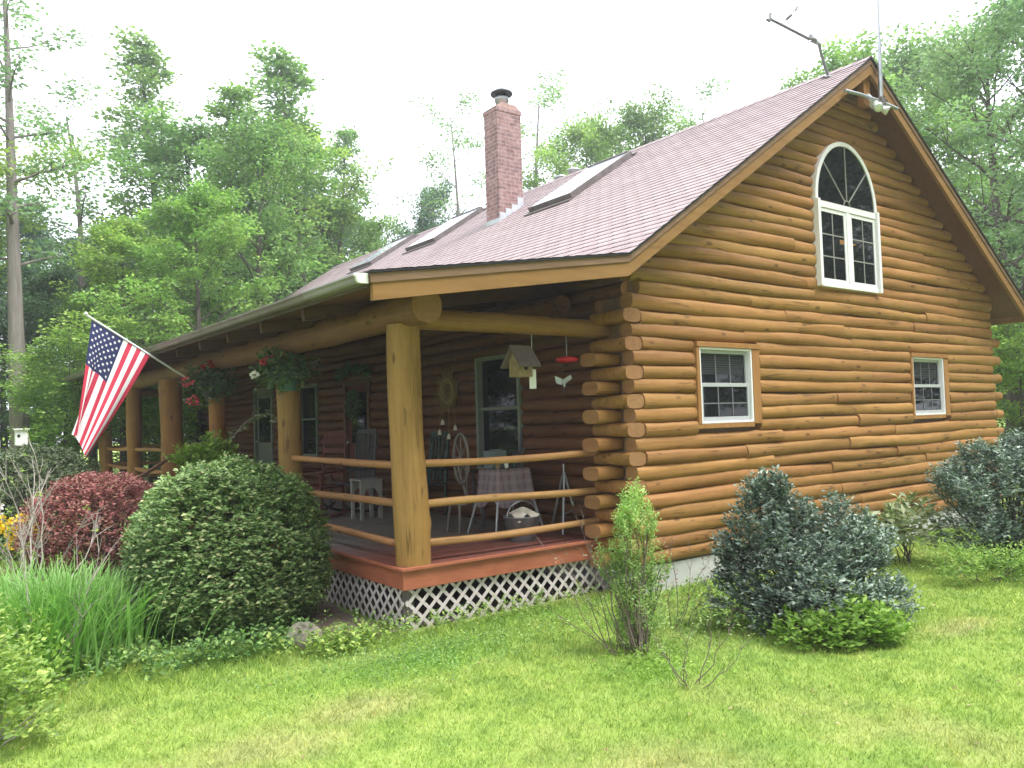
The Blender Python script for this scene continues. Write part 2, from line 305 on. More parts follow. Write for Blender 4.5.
# ------------------------------------------------------------------ mesh helpers
def tag(o, label=None, cat=None, group=None, kind=None):
    if label: o['label'] = label
    if cat: o['category'] = cat
    if group: o['group'] = group
    if kind: o['kind'] = kind
    return o
def empty(name, loc, label, cat, group=None, rz=0.):
    o = bpy.data.objects.new(name, None); COL.objects.link(o); o.location = loc; o.rotation_euler.z = rz; o.empty_display_size = .2
    return tag(o, label, cat, group)
class MB:
    def __init__(s): s.v = []; s.f = []; s.m = []; s.sm = []; s.r = []
    def add(s, vs, fs, m=0, smooth=False, rnd=.5):
        o = len(s.v); s.v += [tuple(map(float, p)) for p in vs]; s.r += [rnd] * len(vs)
        for f in fs:
            s.f.append([i + o for i in f]); s.m.append(m); s.sm.append(smooth)
    def box(s, x0, x1, y0, y1, z0, z1, m=0, rnd=.5):
        v = [(x, y, z) for z in (z0, z1) for y in (y0, y1) for x in (x0, x1)]
        s.add(v, [(0, 2, 3, 1), (4, 5, 7, 6), (0, 1, 5, 4), (2, 6, 7, 3), (0, 4, 6, 2), (1, 3, 7, 5)], m, False, rnd)
    def beam(s, a, b, w, h, up=(0, 0, 1), m=0, rnd=.5):
        a = Vector(a); b = Vector(b); d = (b - a).normalized(); up = Vector(up)
        if abs(d.dot(up)) > .98: up = Vector((0, 1, 0))
        sd = d.cross(up).normalized(); u = sd.cross(d)
        v = [p + sd * i * w / 2 + u * j * h / 2 for p in (a, b) for j in (-1, 1) for i in (-1, 1)]
        s.add(v, [(0, 2, 3, 1), (4, 5, 7, 6), (0, 1, 5, 4), (2, 6, 7, 3), (0, 4, 6, 2), (1, 3, 7, 5)], m, False, rnd)
    def prism(s, poly, y0, y1, m=0, axis='y', rnd=.5):
        """2-D outline extruded along an axis"""
        def P(a, b, t): return (a, t, b) if axis == 'y' else ((t, a, b) if axis == 'x' else (a, b, t))
        n = len(poly); v = [P(a, b, y0) for a, b in poly] + [P(a, b, y1) for a, b in poly]
        s.add(v, [list(range(n))[::-1], list(range(n, 2 * n))] + [(i, (i + 1) % n, n + (i + 1) % n, n + i) for i in range(n)], m, False, rnd)
    def tube(s, pts, rad, n=8, m=0, cap=True, capm=None, rnd=.5, smooth=True, sq=2., ry=None, wob=0., seed=0, ref=None, close=False):
        pts = [Vector(p) for p in pts]; k = len(pts)
        rad = [rad] * k if not hasattr(rad, '__len__') else rad
        rr = random.Random(seed); ph = [rr.uniform(0, 6.28) for _ in range(6)]
        rings = []; vs = []
        prev = None
        for i, p in enumerate(pts):
            if close: d = (pts[(i + 1) % k] - pts[i - 1])
            else: d = (pts[min(i + 1, k - 1)] - pts[max(i - 1, 0)])
            if d.length < 1e-9: d = Vector((0, 0, 1))
            d.normalize()
            if prev is None:
                up = Vector(ref) if ref else (Vector((0, 0, 1)) if abs(d.z) < .9 else Vector((1, 0, 0)))
            else: up = prev
            sd = d.cross(up)
            if sd.length < 1e-6: sd = d.cross(Vector((1, 0, 0)))
            sd.normalize(); u = sd.cross(d); prev = u
            for j in range(n):
                a = 2 * PI * j / n; c, q = math.cos(a), math.sin(a)
                if sq != 2.:
                    e = 2. / sq; c = math.copysign(abs(c) ** e, c); q = math.copysign(abs(q) ** e, q)
                f = 1.
                if wob: f += wob * (math.sin(2 * a + ph[0] + i * .35) * .5 + math.sin(3 * a + ph[1] - i * .5) * .3 + math.sin(a + ph[2] + i * .21) * .5)
                vs.append(p + sd * c * (ry if ry else rad[i]) * f * (rad[i] / rad[0] if ry else 1) + u * q * rad[i] * f)
        fs = []
        for i in range(k if close else k - 1):
            for j in range(n):
                a0 = i * n + j; a1 = i * n + (j + 1) % n; b0 = ((i + 1) % k) * n + j; b1 = ((i + 1) % k) * n + (j + 1) % n
                fs.append((a0, a1, b1, b0))
        s.add(vs, fs, m, smooth, rnd)
        if cap and not close:
            o = len(s.v) - len(vs); cm = m if capm is None else capm
            ring0 = [s.v[o + j] for j in range(n)]; ring1 = [s.v[o + (k - 1) * n + j] for j in range(n)]
            s.add(ring0, [list(range(n))[::-1]], cm, False, rnd); s.add(ring1, [list(range(n))], cm, False, rnd)
    def log(s, a, b, rz, ry, seed, m=0, capm=1, sq=2.2, wob=.05, bend=.01, n=14, seg=.16, knots=True):
        """one irregular log from a to b with knots and slight bends"""
        rr = random.Random(seed); a = Vector(a); b = Vector(b); d = b - a; Ln = d.length; d.normalize()
        k = max(3, int(Ln / seg)); up = Vector((0, 0, 1)) if abs(d.z) < .9 else Vector((1, 0, 0))
        sd = d.cross(up).normalized(); u = sd.cross(d)
        ph = [rr.uniform(0, 6.28) for _ in range(8)]; fr = [rr.uniform(.6, 1.6) for _ in range(8)]
        kn = [(rr.uniform(0, Ln), rr.uniform(0, 6.28), rr.uniform(.06, .16)) for _ in range(int(Ln * (2.6 if knots else 0)))]
        vs = []
        for i in range(k + 1):
            t = Ln * i / k; c0 = a + d * t
            env = 1.
            c0 = c0 + u * bend * math.sin(fr[0] * t * 1.3 + ph[0]) + sd * bend * math.sin(fr[1] * t + ph[1])
            base = 1 + wob * (.6 * math.sin(fr[2] * t * 2.4 + ph[2]) + .4 * math.sin(fr[3] * t * 5.3 + ph[3]))
            for j in range(n):
                th = 2 * PI * j / n; c, q = math.cos(th), math.sin(th); e = 2. / sq
                c = math.copysign(abs(c) ** e, c); q = math.copysign(abs(q) ** e, q)
                f = base + wob * .45 * math.sin(2 * th + ph[4] + t * fr[4]) + wob * .3 * math.sin(3 * th + ph[5] - t * 2 * fr[5])
                for (kt, ka, kh) in kn:
                    da = (th - ka + PI) % (2 * PI) - PI; f += kh * math.exp(-((t - kt) / .06) ** 2 - (da / .38) ** 2)
                vs.append(c0 + sd * c * ry * f + u * q * rz * f)
        fs = [(i * n + j, i * n + (j + 1) % n, (i + 1) * n + (j + 1) % n, (i + 1) * n + j) for i in range(k) for j in range(n)]
        rnd = rr.random()
        s.add(vs, fs, m, True, rnd)
        s.add(vs[:n], [list(range(n))[::-1]], capm, False, rnd); s.add(vs[-n:], [list(range(n))], capm, False, rnd)
    def lathe(s, prof, c, n=20, m=0, smooth=True):
        vs = []; k = len(prof)
        for r, z in prof:
            for j in range(n):
                a = 2 * PI * j / n; vs.append((c[0] + r * math.cos(a), c[1] + r * math.sin(a), c[2] + z))
        s.add(vs, [(i * n + j, i * n + (j + 1) % n, (i + 1) * n + (j + 1) % n, (i + 1) * n + j) for i in range(k - 1) for j in range(n)], m, smooth)
        o = len(s.v) - len(vs)
        if prof[0][0] > 1e-4: s.add([s.v[o + j] for j in range(n)], [list(range(n))[::-1]], m)
        if prof[-1][0] > 1e-4: s.add([s.v[o + (k - 1) * n + j] for j in range(n)], [list(range(n))], m)
    def build(s, name, mats, parent=None, bevel=0., label=None):
        me = bpy.data.meshes.new(name); me.from_pydata(s.v, [], s.f)
        for mm in (mats if isinstance(mats, (list, tuple)) else [mats]): me.materials.append(MATS[mm])
        me.polygons.foreach_set('material_index', s.m); me.polygons.foreach_set('use_smooth', s.sm)
        at = me.attributes.new('rnd', 'FLOAT', 'POINT'); at.data.foreach_set('value', s.r)
        me.update()
        o = bpy.data.objects.new(name, me); COL.objects.link(o)
        if parent: o.parent = parent
        if bevel:
            bv = o.modifiers.new('bevel', 'BEVEL'); bv.width = bevel; bv.segments = 2; bv.limit_method = 'ANGLE'
        if label: o['label'] = label
        return o
def child(o, parent):
    """parent an object whose mesh is in world coordinates to an empty that is not at the origin"""
    o.parent = parent; o.matrix_parent_inverse = Matrix.Translation(parent.location).inverted() if parent.rotation_euler.z == 0 else parent.matrix_basis.inverted()
    return o

# ------------------------------------------------------------------ the log cabin
C_ = .15            # log course height
cabin = empty('log_cabin', (0, 0, 0), 'golden brown log cabin with covered porch, shingled roof and arched gable window', 'house')
def under_main(x): return RIDGE_Z - ROOFSLOPE * abs(x - RIDGE_X) - .10
# foundation
mb = MB(); mb.box(-.02, W + .02, -.03, .19, -.8, -.004); mb.box(-.02, .2, .19, L, -.8, -.004); mb.box(W - .2, W + .02, .19, L, -.8, -.004)
mb.build('foundation', 'concrete', cabin)
# gable wall of logs, with gaps for the two lower windows
WIN = [(.93, 1.87, 1.46, 2.32), (5.66, 6.60, 1.46, 2.32)]
CAS = .055
rr = random.Random(3)
mb = MB()
ncourse = 42
for k in range(ncourse):
    z = (k + .5) * C_
    half = (RIDGE_Z - .10 - z) / ROOFSLOPE
    xa = max(RIDGE_X - half, -.10 if k % 2 == 0 else .045); xb = min(RIDGE_X + half, W if k % 2 == 0 else W + .02)
    if z > 3.0: xa = max(xa, RIDGE_X - half)
    if xb - xa < .1: continue
    spans = [(xa, xb)]
    for (wx0, wx1, wz0, wz1) in WIN:
        if z + .05 > wz0 - CAS and z - .05 < wz1 + CAS:
            ns = []
            for (p, q) in spans:
                if q <= wx0 - CAS or p >= wx1 + CAS: ns.append((p, q)); continue
                if p < wx0 - CAS: ns.append((p, wx0 - CAS))
                if q > wx1 + CAS + .10: ns.append((wx1 + CAS + .09, q))
            spans = ns
    for (p, q) in spans:
        cuts = [p]
        x = p + rr.uniform(1.6, 4.6)
        while x < q - .9: cuts.append(x); x += rr.uniform(2.0, 5.0)
        cuts.append(q)
        for i in range(len(cuts) - 1):
            dz = rr.uniform(-.008, .008); dz2 = rr.uniform(-.008, .008); dy = rr.uniform(-.012, .01)
            r = .083 * rr.uniform(.95, 1.05)
            mb.log((cuts[i] + .002, dy + .012, z + dz), (cuts[i + 1] - .002, dy + .012 + rr.uniform(-.006, .006), z + dz2), r, .088, 100 + k * 17 + i, sq=2.5, wob=.075, bend=.010, n=18, seg=.08)
mb.build('log_wall', ['log_x', 'end_grain'], cabin)
# backing behind the logs
mb = MB(); mb.prism([(-.02, -.002), (W, -.002), (W, under_main(W) - .02), (RIDGE_X, RIDGE_Z - .13), (-.02, under_main(-.02) - .02)], .045, .19)
mb.build('gable_backing', 'trim_dark', cabin)
mb = MB(); mb.box(W - .15, W, .19, L - .19, -.002, 3.35); mb.prism([(-.02, -.002), (W, -.002), (W, under_main(W) - .02), (RIDGE_X, RIDGE_Z - .13), (-.02, under_main(-.02) - .02)], L - .19, L)
mb.build('far_wall', 'log_x', cabin)
# porch-side wall of logs
SOPEN = [(1.86, 2.82, .92, 2.40), (5.95, 6.95, .28, 2.33), (10.45, 11.6, .28, 2.42), (8.1, 9.0, 1.0, 2.35)]
mb = MB()
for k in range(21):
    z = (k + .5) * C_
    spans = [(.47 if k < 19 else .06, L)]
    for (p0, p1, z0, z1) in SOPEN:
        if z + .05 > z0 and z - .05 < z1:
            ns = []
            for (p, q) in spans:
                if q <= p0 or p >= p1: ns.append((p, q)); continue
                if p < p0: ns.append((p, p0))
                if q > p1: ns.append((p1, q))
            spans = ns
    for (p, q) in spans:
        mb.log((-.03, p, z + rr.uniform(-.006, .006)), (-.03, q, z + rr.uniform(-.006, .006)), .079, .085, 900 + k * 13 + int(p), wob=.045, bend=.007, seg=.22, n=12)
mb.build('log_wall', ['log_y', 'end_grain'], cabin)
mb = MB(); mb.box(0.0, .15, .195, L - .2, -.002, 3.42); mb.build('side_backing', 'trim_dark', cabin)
# interlocking log ends at the near corner and the far right corner
k = 0
for k in range(21):
    z = (k + .5) * C_
    mb = MB()
    if k % 2 and k > 18: continue
    if k % 2:
        mb.log((-.085, -.066, z), (-.085, .47, z), .074, .125, 300 + k, sq=3.2, wob=.03, bend=.003, seg=.08)
        mb.build('log_end', ['log_x', 'end_grain'], cabin)
        if z < 3.15:
            mb = MB(); mb.log((W + .028, .01, z), (W + .25 + rr.uniform(-.02, .03), .01, z), .078, .09, 340 + k, sq=2.6, wob=.03, bend=.003, seg=.06)
            mb.build('log_end', ['log_x', 'end_grain'], cabin)
    elif z < 2.4:
        mb.log((-.37 + rr.uniform(-.02, .02), .325, z), (-.02, .325, z), .073, .125, 300 + k, sq=3.0, wob=.03, bend=.003, seg=.07)
        mb.build('log_end', ['log_x', 'end_grain'], cabin)

# --- windows of the gable
def frame_ring(mb, x0, x1, z0, z1, w, y0, y1, m=0):
    mb.box(x0, x0 + w, y0, y1, z0, z1, m); mb.box(x1 - w, x1, y0, y1, z0, z1, m)
    mb.box(x0 + w, x1 - w, y0, y1, z0, z0 + w, m); mb.box(x0 + w, x1 - w, y0, y1, z1 - w, z1, m)
for (x0, x1, z0, z1) in WIN:
    fr = MB(); frame_ring(fr, x0, x1, z0, z1, .026, -.078, .04)
    win = fr.build('window', 'white_vinyl', cabin, bevel=.004)
    cs = MB(); cs.box(x0 - CAS, x1 + CAS + .085, -.098, .04, z1 + .002, z1 + .062); cs.box(x0 - CAS, x0 - .002, -.088, .04, z0, z1); cs.box(x1 + .002, x1 + CAS + .085, -.086, .04, z0 - .02, z1); cs.box(x0 - CAS, x1, -.082, .04, z0 - .055, z0 - .003)
    cs.build('casing', 'casing', win, bevel=.004)
    zm = (z0 + z1) / 2 + .01
    up = MB(); frame_ring(up, x0 + .028, x1 - .028, zm - .02, z1 - .028, .035, -.030, .0); s1 = up.build('sash', 'grey_vinyl', win, bevel=.003)
    lo = MB(); frame_ring(lo, x0 + .028, x1 - .028, z0 + .028, zm + .02, .045, -.052, -.031); lo.build('sash', 'grey_vinyl', win, bevel=.003)
    g = MB(); g.box(x0 + .07, x1 - .07, -.012, .02, zm, z1 - .07); g.box(x0 + .08, x1 - .08, -.040, -.034, z0 + .08, zm - .02); g.build('pane', 'window_glass', win)
    bl = MB()
    for q in range(9): bl.box(x0 + .085, x1 - .105, -.0165, -.0125, z1 - .085 - q * .027, z1 - .063 - q * .027)
    bl.build('blind', 'blind_grey', win)
    mu = MB()
    xs = [x0 + .085 + (x1 - x0 - .17) * t for t in (1 / 3, 2 / 3)]
    for xx in xs:
        mu.box(xx - .007, xx + .007, -.0225, -.017, zm + .015, z1 - .075); mu.box(xx - .007, xx + .007, -.046, -.0405, z0 + .085, zm - .025)
    mu.box(x0 + .085, x1 - .085, -.0452, -.0407, (z0 + zm) / 2, (z0 + zm) / 2 + .014)
    mu.build('muntin', 'muntin_grey', win)
# arched window
ax, aw, az0, asp, = 4.06, .755, 3.19, 4.34
ah = .87
def arch(wd, ht, n=28): return [(ax + wd * math.cos(PI * i / n), asp + ht * math.sin(PI * i / n)) for i in range(n + 1)]
def ring_solid(mb, outer, inner, y0, y1, m=0):
    n = len(outer)
    vs = [(x, y0, z) for x, z in outer] + [(x, y0, z) for x, z in inner] + [(x, y1, z) for x, z in outer] + [(x, y1, z) for x, z in inner]
    fs = []
    for i in range(n - 1):
        fs += [(i, i + 1, n + i + 1, n + i), (2 * n + i, 3 * n + i, 3 * n + i + 1, 2 * n + i + 1), (i, 2 * n + i, 2 * n + i + 1, i + 1), (n + i, n + i + 1, 3 * n + i + 1, 3 * n + i)]
    fs += [(0, n, 3 * n, 2 * n), (n - 1, 3 * n - 1, 4 * n - 1, 2 * n - 1)]
    mb.add(vs, fs, m)
mb = MB()
ring_solid(mb, arch(aw, ah), arch(aw - .06, ah - .06), -.112, .04)
mb.box(ax - aw, ax - aw + .06, -.145, .04, az0, asp - .002); mb.box(ax + aw - .06, ax + aw, -.145, .04, az0, asp - .002)
mb.box(ax - aw + .062, ax + aw - .062, -.115, .04, az0, az0 + .06); mb.box(ax - aw + .062, ax + aw - .062, -.116, .04, asp - .10, asp - .015); mb.box(ax - .045, ax + .045, -.114, .04, az0 + .062, asp - .102)
awin = mb.build('arched_window', 'white_vinyl', cabin, bevel=.004)
for sx in (-1, 1):
    a0, a1 = (ax - aw + .063, ax - .048) if sx < 0 else (ax + .048, ax + aw - .063)
    sa = MB(); frame_ring(sa, a0, a1, az0 + .063, asp - .103, .05, -.104, -.088); sa.build('sash', 'white_vinyl', awin, bevel=.003)
    p = MB(); p.box(a0 + .05, a1 - .05, -.094, -.088, az0 + .11, asp - .15); p.build('pane', 'window_glass', awin)
    mu = MB(); xm = (a0 + a1) / 2; mu.box(xm - .008, xm + .008, -.1015, -.0945, az0 + .113, asp - .153)
    for t in (1 / 3, 2 / 3):
        zz = az0 + .113 + (asp - .153 - az0 - .113) * t; mu.box(a0 + .051, a1 - .051, -.1005, -.0949, zz - .008, zz + .008)
    mu.build('muntin', 'muntin_beige', awin)
mb = MB(); n = 28; outl = arch(aw - .058, ah - .058); mb.prism(outl, -.096, -.088); mb.build('pane', 'window_glass', awin)
mb = MB()
for a in (45, 90, 135):
    c, s = math.cos(math.radians(a)), math.sin(math.radians(a)); e = 1 / math.sqrt((c / (aw - .06)) ** 2 + (s / (ah - .06)) ** 2)
    mb.beam((ax + c * .07, -.1015, asp + s * .07), (ax + c * e, -.1015, asp + s * e), .016, .010, (0, 1, 0))
pts = [(ax + .075 * math.cos(PI * i / 8), -.1015, asp - .01 + .075 * math.sin(PI * i / 8)) for i in range(9)]
mb.tube(pts, .008, 6); mb.build('muntin', 'muntin_beige', awin)

# --- roof
KX, KZ = -.5, 3.16          # eave kink where the shallow porch roof starts
EX, EZ = -3.26, 2.74        # porch eave
RX2, RZ2 = 8.9, 3.165       # right eave
def slab(mb, a, b, rows, y0, y1, step=.006, th=.035):
    """shingled slope from low edge a to high edge b in stepped courses"""
    ax_, az_ = a; bx, bz = b; rj = random.Random(int(bz * 100))
    ny = 60
    for i in range(rows):
        t0, t1 = i / rows, (i + 1) / rows
        xl, zl = ax_ + (bx - ax_) * t0, az_ + (bz - az_) * t0; xh, zh = ax_ + (bx - ax_) * t1, az_ + (bz - az_) * t1
        vs = []
        for j in range(ny + 1):
            y = y0 + (y1 - y0) * j / ny; w = rj.uniform(-.002, .003)
            vs += [(xl, y, zl), (xl - .006 * (1 if bx > ax_ else -1), y, zl + step + w), (xh, y, zh + .001)]
        f = []
        for j in range(ny):
            o = j * 3; f += [(o, o + 3, o + 4, o + 1), (o + 1, o + 4, o + 5, o + 2)]
            if bx < ax_: f[-2] = f[-2][::-1]; f[-1] = f[-1][::-1]
        mb.add(vs, f, 0, False)
mb = MB()
slab(mb, (KX, KZ), (RIDGE_X, RIDGE_Z), 40, Y0 - .03, Y1 + .03)
slab(mb, (EX - .03, EZ - .004), (KX, KZ), 20, Y0 - .03, Y1 + .03)
slab(mb, (RX2 + .03, RZ2), (RIDGE_X, RIDGE_Z), 40, Y0 - .03, Y1 + .03)
# ridge cap
for j in range(86):
    y = Y0 - .03 + j * .2; mb.add([(RIDGE_X - .14, y, RIDGE_Z - .075), (RIDGE_X, y, RIDGE_Z + .026), (RIDGE_X + .14, y, RIDGE_Z - .075), (RIDGE_X - .14, y + .21, RIDGE_Z - .083), (RIDGE_X, y + .21, RIDGE_Z + .018), (RIDGE_X + .14, y + .21, RIDGE_Z - .083)], [(0, 1, 4, 3), (1, 2, 5, 4)], 0)
roof = mb.build('roof', 'shingle', cabin)
# dark shingle / drip edge thickness under the sheet
def offs(p, d): return (p[0], p[1] - d)
mb = MB()
top = [(EX - .03, EZ - .008), (KX, KZ - .004), (RIDGE_X, RIDGE_Z - .004), (RX2 + .03, RZ2 - .004)]
def band(mb, pts, d0, d1, y0, y1, m=0):
    for a, b in zip(pts[:-1], pts[1:]): mb.prism([offs(a, d1), offs(b, d1), offs(b, d0), offs(a, d0)], y0, y1, m)
band(mb, top, .0, .014, Y0 - .028, Y1 + .028); mb.build('drip_edge', 'black_metal', roof)
# soffit boards (underside of the whole roof)
mb = MB(); tops = [(EX + .02, EZ), (KX, KZ), (RIDGE_X, RIDGE_Z), (RX2 - .02, RZ2)]
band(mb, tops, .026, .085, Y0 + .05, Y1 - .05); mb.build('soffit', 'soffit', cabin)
# rake boards: narrow weathered upper trim and the golden fascia below it
for yy, s in ((Y0, 1), (Y1, -1)):
    ya, yb = sorted((yy - .012 * s, yy + .048 * s))
    mb = MB(); t4 = [(EX - .02, EZ - .008), (KX, KZ), (RIDGE_X, RIDGE_Z), (RX2 + .02, RZ2)]
    band(mb, t4, .016, .088, ya, yb); mb.build('rake_trim', 'trim_dark', cabin)
    ya, yb = sorted((yy, yy + .045 * s))
    mb = MB(); t5 = [(EX, EZ - .004), (KX, KZ), (RIDGE_X, RIDGE_Z), (RX2, RZ2)]
    band(mb, t5, .090, .225, ya, yb); mb.build('rake_board', 'fascia_x', cabin)
# eave fascias, gutter
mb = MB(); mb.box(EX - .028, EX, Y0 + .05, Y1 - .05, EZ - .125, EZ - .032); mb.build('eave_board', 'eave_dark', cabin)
mb = MB(); mb.box(RX2, RX2 + .028, Y0 + .05, Y1 - .05, RZ2 - .2, RZ2 - .032); mb.build('eave_board', 'fascia_x', cabin)
gx = EX - .030
prof = [(gx, EZ - .02), (gx - .105, EZ - .025), (gx - .11, EZ - .042), (gx - .095, EZ - .06), (gx - .09, EZ - .085), (gx - .075, EZ - .10), (gx, EZ - .10)]
mb = MB(); mb.prism(prof, -.40, .62); gut = mb.build('gutter', 'gutter_brown', cabin)
mb = MB(); mb.prism([(x + .002 if i else x, z - .003) for i, (x, z) in enumerate(prof)], .62, Y1 - .1); mb.build('gutter_run', 'gutter_metal', gut)
mb = MB(); mb.prism(prof, -.435, -.402); mb.build('end_cap', 'white_paint', gut)
for j in range(15):
    mb = MB(); mb.box(gx - .112, gx, 1.6 + j * 1.0, 1.63 + j * 1.0, EZ - .024, EZ - .016); mb.build('gutter_strap', 'gutter_metal', gut)
# rafters of the porch roof
PX = -2.45
for j in range(14):
    y = 1.2 + j * 1.15
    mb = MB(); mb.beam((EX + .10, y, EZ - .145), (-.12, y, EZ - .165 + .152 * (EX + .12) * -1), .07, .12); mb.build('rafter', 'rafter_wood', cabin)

# --- skylights
nrm = Vector((-ROOFSLOPE, 0, 1)).normalized(); upd = Vector((1, 0, ROOFSLOPE)).normalized()
def on_roof(x): return RIDGE_Z - ROOFSLOPE * (RIDGE_X - x)
for (x0, x1, y0, y1) in ((2.30, 3.72, 3.52, 4.62), (2.72, 4.0, 8.40, 9.65), (2.75, 4.0, 11.45, 12.6)):
    ln = (x1 - x0) / upd.x; base = Vector((x0, y0, on_roof(x0) + .012)); hgt = .095
    def P(u, v, h): return base + upd * u + Vector((0, v, 0)) + nrm * h
    wv = y1 - y0
    def obox(mb, u0, u1, v0, v1, h0, h1, m=0):
        v = [P(u, vv, h) for h in (h0, h1) for vv in (v0, v1) for u in (u0, u1)]
        mb.add(v, [(0, 2, 3, 1), (4, 5, 7, 6), (0, 1, 5, 4), (2, 6, 7, 3), (0, 4, 6, 2), (1, 3, 7, 5)], m)
    mb = MB(); w = .045
    obox(mb, 0, ln, 0, w, -.02, hgt); obox(mb, 0, ln, wv - w, wv, -.02, hgt); obox(mb, 0, w, w, wv - w, -.02, hgt - .003); obox(mb, ln - w, ln, w, wv - w, -.02, hgt + .02)
    sk = mb.build('skylight', 'dark_bronze', cabin, bevel=.006)
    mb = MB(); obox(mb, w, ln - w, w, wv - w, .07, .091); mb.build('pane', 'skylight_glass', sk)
    mb = MB(); obox(mb, ln + .002, ln + .09, -.03, wv + .03, 0.002, .03); mb.build('head_flashing', 'dark_bronze', sk)
    mb = MB(); obox(mb, -.12, -.003, -.04, wv + .04, .004, .018); mb.build('sill_flashing', 'dark_bronze', sk)
# --- chimney
mb = MB(); cx0, cx1, cy0, cy1, cz = 2.52, 3.08, 5.80, 6.22, 7.40
mb.box(cx0, cx1, cy0, cy1, 4.6, cz); mb.box(cx0 - .012, cx1 + .012, cy0 - .012, cy1 + .012, cz - .075, cz - .001)
chim = mb.build('chimney', 'brick', cabin, bevel=.006)
mb = MB(); mb.prism([(cx0 - .02, cz + .002), (cx1 + .02, cz + .002), (cx1 - .12, cz + .10), (cx0 + .12, cz + .10)], cy0 + .0, cy1 - .0); mb.build('mortar_crown', 'brick_pale', chim)
mb = MB(); c = ((cx0 + cx1) / 2, (cy0 + cy1) / 2, cz + .09)
mb.lathe([(.12, 0), (.12, .12), (.135, .12), (.135, .20), (.10, .20)], c, 18); mb.build('flue', 'galvanised', chim)
mb = MB(); mb.lathe([(.02, .235), (.20, .24), (.215, .265), (.20, .29), (.10, .345), (.0, .36)], c, 20)
for a in range(4): mb.beam((c[0] + .11 * math.cos(a * PI / 2), c[1] + .11 * math.sin(a * PI / 2), c[2] + .19), (c[0] + .11 * math.cos(a * PI / 2), c[1] + .11 * math.sin(a * PI / 2), c[2] + .25), .015, .015)
mb.build('cap', 'black_metal', chim)
mb = MB()   # step flashing round the base
for i in range(4):
    x0 = cx0 + i * .140; zz = on_roof(x0 + .1); mb.box(x0, x0 + .138, cy0 - .012, cy0 - .003, zz - .1, zz + .17 + (i == 3) * .06)
mb.box(cx0 - .012, cx0 - .003, cy0 - .01, cy1 + .01, on_roof(cx0) - .05, on_roof(cx0) + .13)
mb.beam((cx0 - .12, cy0 - .06, on_roof(cx0 - .12) + .02), (cx1 + .08, cy0 - .06, on_roof(cx1 + .08) + .02), .10, .006)
mb.beam((cx0 - .07, cy0 - .1, on_roof(cx0 - .07) + .026), (cx0 - .07, cy1 + .1, on_roof(cx0 - .07) + .026), .12, .006, (0, 0, 1))
mb.build('chimney_flashing', 'flashing', chim)
for (y, s) in ((5.85, 1), (6.25, .9)):
    mb = MB(); c = (4.42, y, on_roof(4.2) - .16)
    mb.lathe([(.07, 0), (.07, .34 * s), (.13, .36 * s), (.13, .40 * s), (.0, .46 * s)], c, 14); mb.build('roof_vent', 'galvanised', roof)
# --- ridge peak post, cross brace and floodlights in the gable peak
mb = MB(); mb.beam((RIDGE_X + .02, Y0 + .12, RIDGE_Z - .62), (RIDGE_X + .02, Y0 + .12, RIDGE_Z - .10), .16, .10); mb.build('peak_block', 'casing', cabin)
fl = MB(); fl.lathe([(.04, 0), (.06, .03), (.05, .08)], (4.20, Y0 - .03, 5.60), 12)
fl.beam((4.20, Y0 - .03, 5.68), (4.20, Y0 + .06, 5.80), .05, .05)
lamp = fl.build('floodlight', 'white_paint', cabin)
for dx in (-.10, .10):
    mb = MB(); a = Vector((4.2 + dx * .3, Y0 - .04, 5.62)); b = Vector((4.2 + dx * 1.2, Y0 - .15, 5.54)); d = (b - a).normalized()
    mb.tube([a, a + d * .05, a + d * .10, b, b + d * .005], [.028, .032, .045, .065, .03], 14); mb.build('bulb', 'lamp_glass', lamp)

# --- porch deck
DX, DY, DZ = -2.60, .40, .28
mb = MB(); y = DY - .03; 
while y < L - .1:
    mb.box(DX - .03, -.13, y, y + .136, DZ - .03, DZ - .002 + random.uniform(-.0015, .0015)); y += .141
deck = mb.build('porch_deck', 'deck_floor', cabin)
mb = MB(); mb.box(DX - .035, -.06, DY - .055, DY - .022, DZ - .028, DZ + .002); mb.box(DX - .035, DX - .005, DY - .02, L - .1, DZ - .0295, DZ + .001); mb.build('deck_nosing', 'deck_red', deck, bevel=.005)
mb = MB(); mb.box(DX - .005, -.04, DY - .02, DY + .02, DZ - .20, DZ - .031); mb.box(DX - .004, DX + .036, DY + .022, L - .1, DZ - .199, DZ - .032); mb.build('deck_board', 'deck_red', deck, bevel=.004)
def lattice(mb, u0, u1, v0, v1, pitch, P):
    """diagonal strips clipped to the rectangle; P maps (u, v, layer) to a point"""
    w = .031
    for s, lay in ((1, 0), (-1, 1)):
        c = u0 - (v1 - v0) - pitch
        while c < u1 + (v1 - v0) + pitch:
            # line u = c + s*(v-v0)
            vs = []
            va, vb = v0, v1
            ua, ub = c + s * 0, c + s * (v1 - v0)
            t0, t1 = 0., 1.
            d = ub - ua
            lo, hi = (u0 - ua) / d, (u1 - ua) / d
            if lo > hi: lo, hi = hi, lo
            t0, t1 = max(t0, lo), min(t1, hi)
            if t1 - t0 > .06:
                A = (ua + d * t0, v0 + (v1 - v0) * t0); B = (ua + d * t1, v0 + (v1 - v0) * t1)
                a = Vector(P(*A, lay)); b = Vector(P(*B, lay)); mb.beam(a, b, .006, w, Vector(P(0, 1, lay)) - Vector(P(0, 0, lay)) + (Vector(P(1, 0, lay)) - Vector(P(0, 0, lay))) * -s)
            c += pitch
mb = MB(); lattice(mb, DX + .05, -.10, -.34, .075, .145, lambda u, v, l: (u, DY + .030 + l * .0075, v)); mb.build('lattice_panel', 'lattice_paint', deck)
mb = MB(); lattice(mb, DY + .06, 3.3, -.42, .075, .145, lambda u, v, l: (DX + .030 + l * .0075, u, v)); mb.build('lattice_panel', 'lattice_paint', deck)
